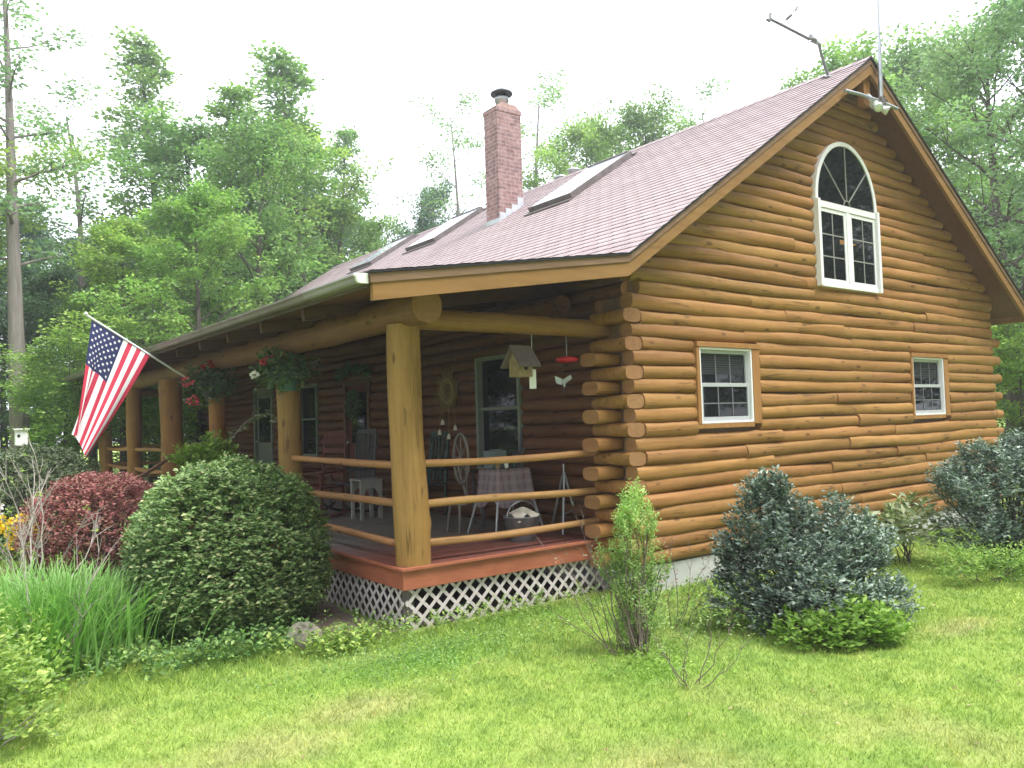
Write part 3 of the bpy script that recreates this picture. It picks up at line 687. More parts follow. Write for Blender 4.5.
for y in (DY + .10, 3.4, 6.4):
    mb = MB(); mb.box(DX + .06, DX + .16, y, y + .09, -.6, DZ - .04); mb.build('deck_post', 'grey_wood', deck)
# steps joist line and ledger under the deck so that it is not hollow
mb = MB()
for j in range(16): mb.box(DX + .06, -.12, .9 + j * .95, .94 + j * .95, DZ - .19, DZ - .034)
mb.build('joist', 'trim_dark', deck)
# posts, plate log, tie log, rails
POSTS = [(.52, .152, 'post_z'), (3.40, .132, 'post_z'), (6.36, .118, 'post_dark'), (9.0, .19, 'post_dark'), (12.1, .15, 'post_dark'), (15.3, .14, 'post_dark')]
for i, (y, r, mt) in enumerate(POSTS):
    mb = MB(); mb.log((PX + .015, y, DZ - .001), (PX - .02, y, 2.47), r, r, 60 + i, m=0, wob=.05, bend=.012, n=18, seg=.09); mb.build('porch_post', [mt, 'end_grain'], cabin)
mb = MB(); mb.log((PX, .10, 2.585), (PX, 15.9, 2.60), .152, .155, 71, wob=.03, bend=.012, n=18, seg=.25); mb.build('plate_log', ['beam_y', 'end_grain'], cabin)
mb = MB(); mb.log((PX + .1, .52, 2.525), (.10, .47, 2.535), .098, .105, 72, wob=.05, bend=.012, n=16); mb.build('tie_log', ['beam_x', 'end_grain'], cabin)
mb = MB(); mb.log((PX + .1, 15.5, 2.525), (.10, 15.5, 2.535), .098, .105, 73, wob=.05, bend=.012, n=16); mb.build('tie_log', ['beam_x', 'end_grain'], cabin)
mb = MB(); mb.log((-.33, .75, 2.84), (-.33, 15.6, 2.84), .10, .11, 74, wob=.03, n=12, seg=.4); mb.build('plate_log', ['log_y', 'log_y'], cabin)
s = 0
for z, r in ((1.19, .036), (.80, .037), (.455, .036)):
    s += 1
    mb = MB(); mb.log((PX + .12, .50, z), (-.12, .47, z - .005), r, r, 80 + s, wob=.10, bend=.016, n=12, seg=.1); mb.build('porch_rail', ['rail_x', 'end_grain'], cabin)
    spans = [(.62, 3.3), (9.1, 12.0), (12.2, 15.2)]
    for (a, b) in spans:
        mb = MB(); mb.log((PX, a, z + random.uniform(-.01, .01)), (PX, b, z - .01), r, r, 90 + s * 5 + int(a), wob=.10, bend=.018, n=12, seg=.12); mb.build('porch_rail', ['rail_y', 'end_grain'], cabin)
    mb = MB(); mb.log((PX + .1, 15.35, z), (-.12, 15.35, z), r, r, 120 + s, wob=.10, bend=.018, n=10, seg=.15); mb.build('porch_rail', ['rail_x', 'end_grain'], cabin)
# stairs down from the porch between two far posts, with a sloping hand pole
mb = MB()
for i in range(3): mb.box(DX - .05 - .3 * (i + 1), DX - .05 - .3 * i, 6.6, 8.7, -.5, DZ - .03 - .17 * (i + 1) + .0)
mb.build('porch_step', 'deck_red', cabin)
mb = MB(); mb.log((PX - .1, 8.75, 1.10), (-4.0, 6.6, .62), .030, .030, 133, wob=.08, bend=.012, n=8); mb.build('handrail', ['handrail', 'end_grain'], cabin)
mb = MB(); mb.log((-3.75, 6.95, -.35), (-3.75, 6.95, .70), .035, .035, 134, wob=.08, n=8); mb.build('handrail_post', ['handrail', 'end_grain'], cabin)

# --- porch window and doors
def side_window(y0, y1, z0, z1, mid, name='porch_window'):
    f = MB()
    def bx(a0, a1, b0, b1, x0, x1): f.box(x0, x1, a0, a1, b0, b1)
    w = .05
    bx(y0, y0 + w, z0, z1, -.14, .0); bx(y1 - w, y1, z0, z1, -.14, .0); bx(y0 + w, y1 - w, z0, z0 + w, -.139, .0); bx(y0 + w, y1 - w, z1 - w, z1, -.139, .0)
    if mid: bx(y0 + w, y1 - w, mid - .02, mid + .02, -.11, .0)
    o = f.build(name, 'dark_sash', cabin, bevel=.004)
    p = MB(); p.box(-.05, -.04, y0 + w, y1 - w, z0 + w, z1 - w); p.build('pane', 'window_glass', o)
    return o
side_window(1.86, 2.82, .92, 2.40, 1.72); side_window(8.1, 9.0, 1.0, 2.35, 1.7)
def door(y0, y1, z1, mat, glz):
    f = MB(); w = .09
    f.box(-.135, .0, y0, y0 + w, DZ, z1); f.box(-.135, .0, y1 - w, y1, DZ, z1); f.box(-.134, .0, y0 + w, y1 - w, z1 - w, z1)
    o = f.build('porch_door', 'rafter_wood' if mat == 'red_chair' else 'dark_sash', cabin, bevel=.004)
    d = MB(); d.box(-.075, -.03, y0 + w + .003, y1 - w - .003, DZ + .01, z1 - w - .003); lf = d.build('door_leaf', mat, o)
    if glz:
        p = MB(); p.box(-.082, -.0755, y0 + w + .12, y1 - w - .12, 1.25, z1 - w - .13); p.build('pane', 'window_glass', o)
    h = MB(); h.tube([(-.08, y1 - w - .06, 1.27), (-.12, y1 - w - .06, 1.27), (-.13, y1 - w - .06, 1.27)], [.012, .012, .03], 10); h.build('handle', 'galvanised', o)
door(5.95, 6.95, 2.33, 'red_chair', True); door(10.45, 11.6, 2.42, 'dark_sash', True)

# the eaves rise slightly towards the far end
for o in [x for x in list(bpy.data.objects) if x.type == 'MESH' and x.name.split('.')[0] in ('roof', 'drip_edge', 'soffit', 'rake_trim', 'rake_board', 'eave_board', 'gutter', 'gutter_run', 'end_cap', 'gutter_strap', 'rafter', 'skylight', 'pane_sky', 'head_flashing', 'sill_flashing')]:
    for v in o.data.vertices: v.co.z += .009 * (v.co.y + .45)
for sk in [x for x in bpy.data.objects if x.name.startswith('skylight')]:
    for o in sk.children:
        if o.name.startswith('pane'):
            for v in o.data.vertices: v.co.z += .009 * (v.co.y + .45)
# ------------------------------------------------------------------ aerials on the roof
ant = empty('roof_antenna', (4.05, .05, on_roof(4.05)), 'bent mast with an empty dish bracket and feed arms on the roof ridge', 'antenna')
def T(px): return px
mb = MB(); mb.tube([(4.03, .05, on_roof(4.03) - .02), (3.93, .04, 6.28), (3.80, .02, 6.47), (3.74, .0, 6.55), (3.70, .0, 6.60)], [.020, .020, .020, .021, .023], 10); child(mb.build('mast', 'antenna_grey', None), ant)
mb = MB(); mb.beam((4.05 - .09, -.05, on_roof(3.96) + .005), (4.13, .14, on_roof(4.13) + .015), .16, .012); child(mb.build('foot_plate', 'galvanised', None), ant)
mb = MB(); mb.tube([(3.72, .0, 6.56), (3.62, .01, 6.575), (3.50, .02, 6.57), (3.1, .02, 6.585), (2.68, .02, 6.60)], [.036, .038, .02, .019, .018], 8); child(mb.build('boom', 'antenna_grey', None), ant)
mb = MB(); mb.tube([(3.70, -.03, 6.52), (3.62, .05, 6.66)], .032, 8); mb.tube([(3.55, .0, 6.54), (3.40, .02, 6.44)], .01, 6); child(mb.build('bracket', 'galvanised', None), ant)
mb = MB(); mb.tube([(2.92, .02, 6.60), (3.08, .0, 6.74), (3.22, -.02, 6.88)], [.007, .008, .010], 6); mb.tube([(3.03, .02, 6.69), (3.08, -.03, 6.745)], .02, 6); mb.tube([(3.20, -.02, 6.85), (3.24, -.02, 6.91)], .016, 6); child(mb.build('feed_arm', 'antenna_grey', None), ant)
mb = MB(); mb.tube([(2.66, .02, 6.56), (2.70, .02, 6.68)], .02, 6); mb.tube([(2.62, .02, 6.57), (2.70, .02, 6.61)], .02, 6); child(mb.build('end_clamp', 'antenna_grey', None), ant)
whip = empty('whip_aerial', (4.30, -.52, 5.66), 'tall thin whip aerial clamped to a crossbar under the gable peak', 'aerial')
mb = MB(); mb.tube([(4.30, -.52, 5.64), (4.32, -.52, 6.2), (4.34, -.52, 6.55)], [.030, .030, .024], 10); mb.tube([(4.34, -.52, 6.55), (4.36, -.52, 7.2), (4.38, -.52, 8.2)], [.018, .012, .007], 8); child(mb.build('mast', 'galvanised', None), whip)
mb = MB(); mb.tube([(3.46, -.495, 5.66), (3.80, -.50, 5.685), (4.3, -.505, 5.70), (4.78, -.495, 5.70)], .024, 8); child(mb.build('crossbar', 'galvanised', None), whip)
mb = MB(); mb.box(4.25, 4.36, -.56, -.47, 5.64, 5.74); child(mb.build('clamp', 'dark_bronze', None), whip)

# ------------------------------------------------------------------ things on the porch
def thing(name, loc, label, cat, group=None): return empty(name, loc, label, cat, group)
def part(mb, name, mat, par, **k): return child(mb.build(name, mat, None, **k), par)
# clothed table
tx, ty = -.62, 1.55
t = thing('porch_table', (tx, ty, DZ), 'small table under a hanging plaid cloth on the porch', 'table')
for sx, sy in ((-1, -1), (1, -1), (-1, 1), (1, 1)):
    mb = MB(); mb.tube([(tx + sx * .17, ty + sy * .14, 1.0), (tx + sx * .34, ty + sy * .28, DZ)], .014, 8); part(mb, 'leg', 'galvanised', t)
mb = MB(); mb.box(tx - .22, tx + .22, ty - .18, ty + .18, .985, 1.01); part(mb, 'tabletop', 'grey_wood', t)
cl = MB(); n = 64; per = []
for i in range(n):
    u = i / n * 4; s_ = int(u); q = u - s_; hx, hy = .23, .19
    p = [(-hx + 2 * hx * q, -hy), (hx, -hy + 2 * hy * q), (hx - 2 * hx * q, hy), (-hx, hy - 2 * hy * q)][s_]; per.append(p)
vs = []; rows = 8
for r_ in range(rows + 1):
    for i, p in enumerate(per):
        f = 1 + .05 * (r_ / rows) * math.sin(i * .9) + .16 * r_ / rows; vs.append((tx + p[0] * f, ty + p[1] * f, 1.018 - .40 * r_ / rows * (1 + .10 * math.sin(i * PI / 8))))
fs = [(r_ * n + i, r_ * n + (i + 1) % n, (r_ + 1) * n + (i + 1) % n, (r_ + 1) * n + i) for r_ in range(rows) for i in range(n)] + [list(range(n))]
cl.add(vs, fs, 0, True); o = cl.build('tablecloth', 'plaid_cloth'); tag(o, 'faded plaid cloth hanging over the porch table', 'tablecloth')
mb = MB(); mb.prism([(-.12, 0), (.12, 0), (.10, .20), (-.13, .20)], -.07, .07); mb.box(-.06, .06, -.045, .045, .2005, .215)
o = mb.build('storage_tin', 'grey_box', None, bevel=.008); o.location = (tx - .10, ty + .02, 1.021); tag(o, 'grey green tin box standing on the plaid tablecloth', 'box')
for i, (dx, dy, mt, r_) in enumerate(((-.18, -.13, 'straw', .03), (-.07, -.14, 'white_paint', .026), (.05, -.13, 'dark_green_plastic', .034))):
    mb = MB(); mb.lathe([(r_ * .7, 0), (r_, .03), (r_ * .9, .06), (r_ * .45, .075), (r_ * .45, .085)], (0, 0, 0), 12); o = mb.build('trinket_pot', mt); o.location = (tx + dx, ty + dy, 1.021)
    tag(o, ['tan trinket pot on the tablecloth before the tin', 'white trinket pot on the tablecloth before the tin', 'dark green trinket pot on the tablecloth before the tin'][i], 'pot', 'trinket pots on the porch table')
# bucket with a folded cloth
t = thing('metal_bucket', (-.86, .92, DZ), 'dark metal bucket on the deck behind the front rail', 'bucket')
mb = MB(); mb.lathe([(.135, 0), (.14, .02), (.20, .25), (.205, .26), (.195, .262), (.13, .03), (0, .02)], (-.86, .92, DZ), 24); part(mb, 'body', 'bucket_metal', t)
mb = MB(); mb.tube([(-.86 + .20 * math.cos(a), .92, DZ + .255 + .16 * math.sin(a)) for a in np.linspace(0, PI, 13)], .006, 6); part(mb, 'handle', 'galvanised', t)
mb = MB(); mb.lathe([(.118, 0), (.122, .012), (.02, .02)], (-.86, .92, DZ + .015), 16)
v = []; n = 14
for i in range(n):
    for j in range(n):
        u, w_ = i / (n - 1) * 2 - 1, j / (n - 1) * 2 - 1; r_ = math.hypot(u, w_)
        v.append((-.86 + u * .15, .92 + w_ * .15, DZ + .24 + .10 * max(0, 1 - r_ * .75) + .03 * math.sin(u * 5 + w_ * 3)))
mb = MB(); mb.add(v, [(i * n + j, (i + 1) * n + j, (i + 1) * n + j + 1, i * n + j + 1) for i in range(n - 1) for j in range(n - 1)], 0, True)
tag(mb.build('folded_cloth', 'cream_cloth'), 'crumpled cream cloth heaped in the metal bucket', 'cloth')
# spoked wheel of a spinning wheel
t = thing('spinning_wheel', (-.98, 1.95, DZ), 'old spoked spinning wheel beside the porch table', 'wheel')
wc = Vector((-.95, 1.95, 1.13)); e1 = Vector((.25, .968, 0)); e2 = Vector((0, 0, 1))
mb = MB(); mb.tube([wc + e1 * .27 * math.cos(a) + e2 * .29 * math.sin(a) for a in np.linspace(0, 2 * PI, 33)[:-1]], .017, 8, close=True); part(mb, 'rim', 'grey_wood', t)
mb = MB(); mb.tube([wc + Vector((-.05, -.04, 0)), wc + Vector((.05, .04, 0))], .03, 10); part(mb, 'hub', 'grey_wood', t)
for k in range(8):
    a = k * PI / 4; mb = MB(); mb.tube([wc + (e1 * math.cos(a) + e2 * math.sin(a)) * .03, wc + (e1 * math.cos(a) + e2 * math.sin(a)) * .265], .008, 6); part(mb, 'spoke', 'grey_wood', t)
nn = Vector((.968, -.25, 0))
for s_ in (-1, 1):
    mb = MB(); mb.tube([wc + nn * .06 * s_, (wc.x + .03 * s_ + .08, wc.y + .05 * s_, .62)], .014, 6); part(mb, 'upright', 'grey_wood', t)
mb = MB(); mb.beam((-1.05, 1.85, .62), (-.60, 2.15, .66), .16, .035); part(mb, 'bench', 'grey_wood', t)
for dx, dy in ((-.1, -.08), (-.1, .12), (.36, .2)):
    mb = MB(); mb.tube([(-.95 + dx, 1.93 + dy, .62), (-.95 + dx * 1.3, 1.93 + dy * 1.3, DZ)], .013, 6); part(mb, 'leg', 'grey_wood', t)
# metal folding chair beyond the table
def slat_chair(name, loc, rz, label, mat, rocker=False, slats=4, hback=1.08, seat=.42, group=None, vertical=False):
    t = empty(name, loc, label, 'chair', group, rz)
    def pp(mb, nm, m=mat): o = mb.build(nm, m); o.parent = t; return o
    mb = MB(); mb.box(-.23, .23, -.22, .22, seat, seat + .03); pp(mb, 'seat')
    for sx in (-1, 1):
        mb = MB(); mb.tube([(sx * .22, -.22, .05 if rocker else 0), (sx * .22, -.22, seat + .20)], .016, 8); pp(mb, 'leg')
        mb = MB(); mb.tube([(sx * .21, .22, .05 if rocker else 0), (sx * .21, .22, seat), (sx * .21, .30, hback)], .017, 8); pp(mb, 'leg')
        mb = MB(); mb.beam((sx * .22, -.26, seat + .21), (sx * .215, .25, seat + .22), .05, .022); pp(mb, 'armrest')
        if rocker:
            mb = MB(); mb.tube([(sx * .22, -.40 + .9 * q, .02 + .14 * (2 * q - 1) ** 2) for q in np.linspace(0, 1, 9)], .02, 8); pp(mb, 'rocker')
    for k in range(slats):
        mb = MB()
        if vertical:
            x = -.17 + .34 * k / (slats - 1); mb.beam((x, .225, seat + .05), (x, .30, hback - .05), .035, .012)
        else:
            q = (k + .6) / slats; z = seat + .1 + (hback - seat - .12) * q; mb.beam((-.205, .225 + .075 * q, z), (.205, .225 + .075 * q, z), .014, .07)
        pp(mb, 'back_slat')
    mb = MB(); mb.beam((-.21, .302, hback), (.21, .302, hback), .02, .07); pp(mb, 'top_rail')
    return t
slat_chair('metal_chair', (-.33, 2.15, DZ), -1.9, 'grey metal armchair behind the plaid covered table', 'chair_grey', slats=3, hback=1.16, seat=.46)
slat_chair('rocking_chair', (-1.50, 4.75, DZ), -1.2, 'dark red ladderback rocking chair on the porch', 'red_chair', True, 4, 1.16, group='chairs along the porch wall')
slat_chair('rocking_chair', (-.92, 4.95, DZ), -1.3, 'grey rocking chair with upright back slats behind the white stool', 'chair_grey', True, 7, 1.18, vertical=True, group='chairs along the porch wall')
slat_chair('porch_chair', (-.42, 3.75, DZ), -1.5, 'dark green chair against the wall right of the corner post', 'dark_green_plastic', slats=5, hback=1.12, vertical=True)
# white stool with an arched apron
t = thing('stool', (-1.12, 4.1, DZ), 'white painted stool with an arched apron before the rocking chairs', 'stool')
mb = MB(); mb.box(-1.29, -.95, 3.93, 4.27, .80, .825); part(mb, 'seat', 'stool_paint', t, bevel=.006)
for sx in (-1, 1):
    for sy in (-1, 1):
        mb = MB(); mb.box(-1.12 + sx * .14 - .02, -1.12 + sx * .14 + .02, 4.1 + sy * .14 - .02, 4.1 + sy * .14 + .02, DZ, .80); part(mb, 'leg', 'stool_paint', t)
for sy in (-1, 1):
    mb = MB(); pts = [(-1.24, .80), (-1.24, .62)] + [(-1.12 + .10 * math.cos(a), .62 + .09 * math.sin(a)) for a in np.linspace(PI, 0, 9)] + [(-1.0, .62), (-1.0, .80)]
    mb.prism(pts[::-1], 4.1 + sy * .145 - .01, 4.1 + sy * .145 + .01); part(mb, 'apron', 'stool_paint', t)
# folded metal stand by the corner
t = thing('folding_stand', (-.17, 1.0, DZ), 'folded metal stand leaning near the corner log ends', 'stand')
for a, b in (((-.18, 1.0, .95), (-.33, .88, DZ)), ((-.16, 1.02, .95), (-.02, .95, DZ)), ((-.17, 1.04, .93), (-.15, 1.3, DZ))):
    mb = MB(); mb.tube([a, b], .014, 8); part(mb, 'leg', 'galvanised', t)
mb = MB(); mb.tube([(-.28, .92, .50), (-.09, .975, .52)], .010, 6); mb.tube([(-.18, 1.01, .9), (-.17, 1.02, 1.05)], .012, 6); part(mb, 'brace', 'galvanised', t)
# birdhouse, feeder, chimes hanging from the tie log
def hang_line(mb, p, z): mb.tube([p, (p[0], p[1], z)], .004, 5)
bx_, by_ = -1.12, .52
t = thing('birdhouse', (bx_, by_, 2.02), 'wooden birdhouse with grey shingled roof hanging from the tie log', 'birdhouse')
mb = MB(); mb.prism([(by_ - .085, 2.0), (by_ + .085, 2.0), (by_ + .085, 2.17), (by_, 2.28), (by_ - .085, 2.17)], bx_ - .085, bx_ + .085, axis='x'); part(mb, 'body', 'bird_wall', t)
mb = MB()
for s_ in (-1, 1): mb.beam((bx_, by_ + s_ * .165, 2.10), (bx_, by_ - s_ * .006, 2.318 - (s_ > 0) * .012), .27, .018, (0, 0, 1))
part(mb, 'roof', 'bird_roof', t)
mb = MB(); mb.tube([(bx_, by_ - .0855, 2.09), (bx_, by_ - .090, 2.09)], .026, 14); part(mb, 'entrance_hole', 'black_metal', t)
mb = MB(); mb.tube([(bx_, by_ - .08, 2.04), (bx_, by_ - .13, 2.04)], .006, 6); part(mb, 'perch', 'bird_wall', t)
mb = MB(); hang_line(mb, (bx_, by_, 2.30), 2.44); part(mb, 'cord', 'black_metal', t)
mb = MB(); mb.box(-.042, .042, -.004, .004, -.10, .10); mb.tube([(0, 0, .10), (0, 0, .50)], .003, 5)
o = mb.build('white_tag', 'white_paint'); o.location = (-.985, .50, 1.98); tag(o, 'white strip hanging beside the birdhouse', 'tag')
fx, fy = -.50, .52
t = thing('hummingbird_feeder', (fx, fy, 2.18), 'red saucer shaped hummingbird feeder hanging by the corner', 'bird feeder')
mb = MB(); mb.lathe([(.02, -.03), (.10, -.022), (.125, 0), (.11, .022), (.04, .035), (0, .04)], (fx, fy, 2.19), 24); part(mb, 'saucer', 'red_plastic', t)
mb = MB(); hang_line(mb, (fx, fy, 2.22), 2.44); part(mb, 'hanger', 'galvanised', t)
t = thing('wind_spinner', (fx - .06, fy, 1.92), 'small dark metal bird spinner hanging below the red feeder', 'ornament')
mb = MB(); mb.tube([(fx - .06, fy, 2.15), (fx - .06, fy, 1.84)], .004, 5)
part(mb, 'line', 'black_metal', t)
mb = MB(); mb.add([(fx - .06, fy, 1.98), (fx + .03, fy - .02, 2.03), (fx + .05, fy - .02, 1.99), (fx - .04, fy, 1.93)], [(0, 1, 2, 3)]); mb.add([(fx - .06, fy, 1.98), (fx - .15, fy + .03, 2.02), (fx - .13, fy + .03, 1.94), (fx - .08, fy, 1.92)], [(0, 1, 2, 3)])
mb.tube([(fx - .06, fy, 1.98), (fx - .05, fy - .01, 1.90)], [.02, .012], 8); part(mb, 'bird', 'galvanised', t)
# straw wreath with dangling chimes on the wall
def ringpts(c, R, n=28, ax='x', wob=.0): return [Vector((c[0] + (rng.normal() * wob), c[1] + R * math.cos(a), c[2] + R * math.sin(a) * 1.05)) for a in np.linspace(0, 2 * PI, n, endpoint=False)]
t = thing('straw_wreath', (-.15, 3.45, 1.95), 'tan straw wreath with dangling bells on the dark wall', 'wreath')
mb = MB(); c = (-.16, 3.45, 2.0); mb.tube(ringpts(c, .15), .05, 8, close=True, wob=.25)
for k in range(380):
    a = rng.uniform(0, 2 * PI); p = Vector((c[0], c[1] + .15 * math.cos(a), c[2] + .16 * math.sin(a))); mb.tube([p, p + Vector((rng.uniform(-.09, .02), *(rng.normal(size=2) * .10)))], [.006, .002], 4)
part(mb, 'ring', 'straw', t)
for k, (dy, dz) in enumerate(((-.14, -.50), (.0, -.62), (.13, -.42), (.2, -.56))):
    mb = MB(); mb.tube([(-.17, 3.45 + dy, 1.93), (-.17, 3.45 + dy * 1.2, 2.0 + dz)], .004, 4); ch = part(mb, 'string', 'straw', t)
    mb = MB(); mb.lathe([(.03, -.05), (.022, 0), (.008, .025)], (-.17, 3.45 + dy * 1.2, 2.0 + dz), 10); o = mb.build('bell', 'cream_cloth'); o.parent = ch; o.matrix_parent_inverse = Matrix.Identity(4)
def leafset(name, C, D, Nn, size, mat, parent=None, width=.5, fold=.10, rnd=None, curl=.0):
    """one mesh of many folded leaves: C centre of the base, D direction, Nn normal"""
    C = np.asarray(C, float); n = len(C); D = np.asarray(D, float); D = D / (np.linalg.norm(D, axis=1, keepdims=True) + 1e-9)
    Nn = np.asarray(Nn, float); S = np.cross(D, Nn); S /= (np.linalg.norm(S, axis=1, keepdims=True) + 1e-9); U = np.cross(S, D)
    s = (size if hasattr(size, '__len__') else np.full(n, size))[:, None]
    v = np.empty((n, 4, 3)); v[:, 0] = C; v[:, 1] = C + D * s * .48 + S * s * width * .5 + U * s * fold; v[:, 2] = C + D * s - U * s * curl; v[:, 3] = C + D * s * .48 - S * s * width * .5 + U * s * fold
    me = bpy.data.meshes.new(name); me.vertices.add(4 * n); me.vertices.foreach_set('co', v.reshape(-1).astype(np.float32))
    b = np.arange(n)[:, None] * 4; tri = np.concatenate([b + np.array([[0, 1, 2]]), b + np.array([[0, 2, 3]])], 1).reshape(-1).astype(np.int32)
    me.loops.add(6 * n); me.loops.foreach_set('vertex_index', tri); me.polygons.add(2 * n)
    me.polygons.foreach_set('loop_start', np.arange(0, 6 * n, 3, dtype=np.int32)); me.polygons.foreach_set('loop_total', np.full(2 * n, 3, dtype=np.int32))
    me.update(calc_edges=True); me.validate()
    at = me.attributes.new('rnd', 'FLOAT', 'POINT'); r_ = rng.random(n) if rnd is None else rnd; at.data.foreach_set('value', np.repeat(r_, 4).astype(np.float32))
    me.materials.append(MATS[mat]); o = bpy.data.objects.new(name, me); COL.objects.link(o)
    if parent is not None: child(o, parent)
    return o
def unit(v): return v / (np.linalg.norm(v, axis=1, keepdims=True) + 1e-9)
def rdir(n): return unit(rng.normal(size=(n, 3)))
def sprays(B, D, nl, ln, size, jit=.25, upb=.7, rise=.5):
    """leaves set alternately along short twigs: returns C, D, N, size"""
    n = len(B); B = np.repeat(B, nl, 0); D0 = np.repeat(unit(D), nl, 0); t = np.tile((np.arange(nl) + .5) / nl, n)[:, None]
    sd = unit(np.cross(D0, np.array([[0, 0, 1.]]) + rng.normal(size=D0.shape) * .15)); sg = np.tile(np.where(np.arange(nl) % 2, 1., -1.), n)[:, None]
    C = B + D0 * t * ln + rng.normal(size=D0.shape) * ln * .06
    DD = unit(D0 * rise + sd * sg + rng.normal(size=D0.shape) * jit)
    NN = unit(np.array([[0, 0, 1.]]) * upb + D0 * .3 + rng.normal(size=D0.shape) * .35)
    return C, DD, NN, size * rng.uniform(.65, 1.25, n * nl)
def blob_pts(n, c, r, lo=.55, zmin=None, flat=None):
    d = rdir(n); q = rng.uniform(lo ** 3, 1, n) ** (1 / 3); p = np.array(c) + d * np.array(r) * q[:, None]
    return p, d
# wreath of greenery on the door and swag above it
t = thing('door_wreath', (-.16, 6.5, 1.9), 'dark green wreath hanging on the red porch door', 'wreath')
a = rng.uniform(0, 2 * PI, 420); R_ = .18 + rng.normal(size=420) * .035
C = np.stack([-.15 - rng.random(420) * .06, 6.47 + R_ * np.cos(a), 1.92 + R_ * np.sin(a)], 1); leafset('foliage', C, rdir(420), rdir(420), .07, 'leaf_dark', t)
t = thing('door_swag', (-.16, 6.45, 2.45), 'dark twig swag arched over the red porch door', 'swag')
u = rng.uniform(-1, 1, 380); C = np.stack([-.15 - rng.random(380) * .06, 6.45 + u * .62, 2.52 - .12 * u * u + rng.normal(size=380) * .03], 1)
leafset('foliage', C, rdir(380), rdir(380), .10, 'leaf_dark', t, width=.3)
# hanging flower pots
def hanging_pot(x, y, z, label, flowers, potmat, seed, spread):
    t = thing('hanging_plant', (x, y, z), label, 'hanging plant', 'flower pots hanging from the porch roof')
    mb = MB(); mb.lathe([(.09, -.14), (.10, -.13), (.135, .06), (.14, .07), (.12, .07), (.11, .03), (0, .03)], (x, y, z), 20); part(mb, 'pot', potmat, t)
    mb = MB()
    for a in (0, 2.1, 4.2): mb.tube([(x + .13 * math.cos(a), y + .13 * math.sin(a), z + .06), (x, y, z + .40)], .004, 4)
    mb.tube([(x, y, z + .4), (x, y, 2.60)], .004, 4); part(mb, 'hanger', 'black_metal', t)
    nb = 260; d = unit(rng.normal(size=(nb, 3)) * np.array([1, 1, .6]) + np.array(spread)); B = np.array([x, y, z + .06]) + d * (rng.random((nb, 1)) * .24 + .03) * np.array([1.1, 1.1, 1.0])
    C, D, NN, S = sprays(B, d + np.array([0, 0, -.1]), 9, .14, .055, upb=.6); leafset('foliage', C, D, NN, S, 'leaf_geranium', t, width=.75)
    for (dx, dy, dz, mt, r_) in flowers:
        n = 34; p, dd = blob_pts(n, (x + dx, y + dy, z + dz), (r_, r_, r_ * .75), .5); leafset('blossom', p, dd, rdir(n), .038, mt, t, width=.9)
hanging_pot(-2.52, 3.30, 2.13, 'teal hanging pot of trailing leaves before the second post', [(-.30, -.05, .20, 'petal_pink', .022), (-.42, -.1, .04, 'petal_white', .03), (-.24, -.1, .24, 'petal_pink', .018)], 'teal_pot', 1, (-.55, -.2, .3))
hanging_pot(-2.60, 6.15, 2.18, 'hanging basket of red geraniums near the flag pole', [(-.36, -.1, .08, 'petal_pink', .075), (-.28, -.12, -.20, 'petal_pink', .075), (-.02, -.1, .34, 'petal_red', .045), (-.12, -.1, .30, 'petal_red', .025)], 'dark_pot', 2, (-.05, -.2, .1))

# ------------------------------------------------------------------ the flag
tip = Vector((-4.25, 6.05, 3.155)); base = Vector((-2.56, 6.27, 2.10))
flag = empty('flag', tuple(base), 'american flag hanging from an angled white pole on the porch', 'flag')
mb = MB(); mb.tube([base, tip], .014, 10); child(mb.build('pole', 'pole_white', None), flag)
mb = MB(); mb.lathe([(0, -.01), (.024, .0), (.026, .02), (.0, .045)], tuple(tip), 12); child(mb.build('finial', 'pole_white', None), flag)
mb = MB(); mb.tube([base + Vector((.02, 0, -.02)), base + (tip - base) * .10], .022, 10); mb.box(base.x - .01, base.x + .05, base.y - .05, base.y + .05, base.z - .09, base.z + .07); child(mb.build('bracket', 'galvanised', None), flag)
A0 = Vector((-4.18, 6.06, 3.09)); A1 = Vector((-3.43, 6.155, 2.63)); B0 = Vector((-4.38, 6.03, 1.58)); B1 = Vector((-4.26, 6.05, 1.20))
fn = (A1 - A0).cross(Vector((0, 0, 1))).normalized()
def FS(u, v, off=0.):
    """u across the hoist (0 = tip end), v along the fly"""
    p = A0.lerp(A1, u).lerp(B0.lerp(B1, u), v)
    sag = -.06 * math.sin(PI * u) * v; w = v ** .8
    fold = .05 * math.sin(u * 9.0 + v * 1.2) + .028 * math.sin(u * 17 + 1.3 - v * 2)
    p = p + fn * (fold * w * (1 - .35 * v)) + Vector((0, 0, -.03 * math.sin(PI * v) * u))
    sh = .09 * v * math.exp(-((u - .30) / .12) ** 2); p = p + (A1 - A0).normalized() * -sh + Vector((0, 0, .06 * v * math.exp(-((u - .36) / .10) ** 2)))
    return p + fn * off
mb = MB(); NU, NV = 52, 40
vs = [FS(i / NU, j / NV) for i in range(NU + 1) for j in range(NV + 1)]
for i in range(NU):
    for j in range(NV):
        st = int((i + .5) / NU * 13); u = (i + .5) / NU; v = (j + .5) / NV
        mt = 2 if (u < 7 / 13 and v < .40) else (0 if st % 2 == 0 else 1)
        mb.f.append([i * (NV + 1) + j, (i + 1) * (NV + 1) + j, (i + 1) * (NV + 1) + j + 1, i * (NV + 1) + j + 1]); mb.m.append(mt); mb.sm.append(True)
mb.v = [tuple(p) for p in vs]; mb.r = [.5] * len(vs)
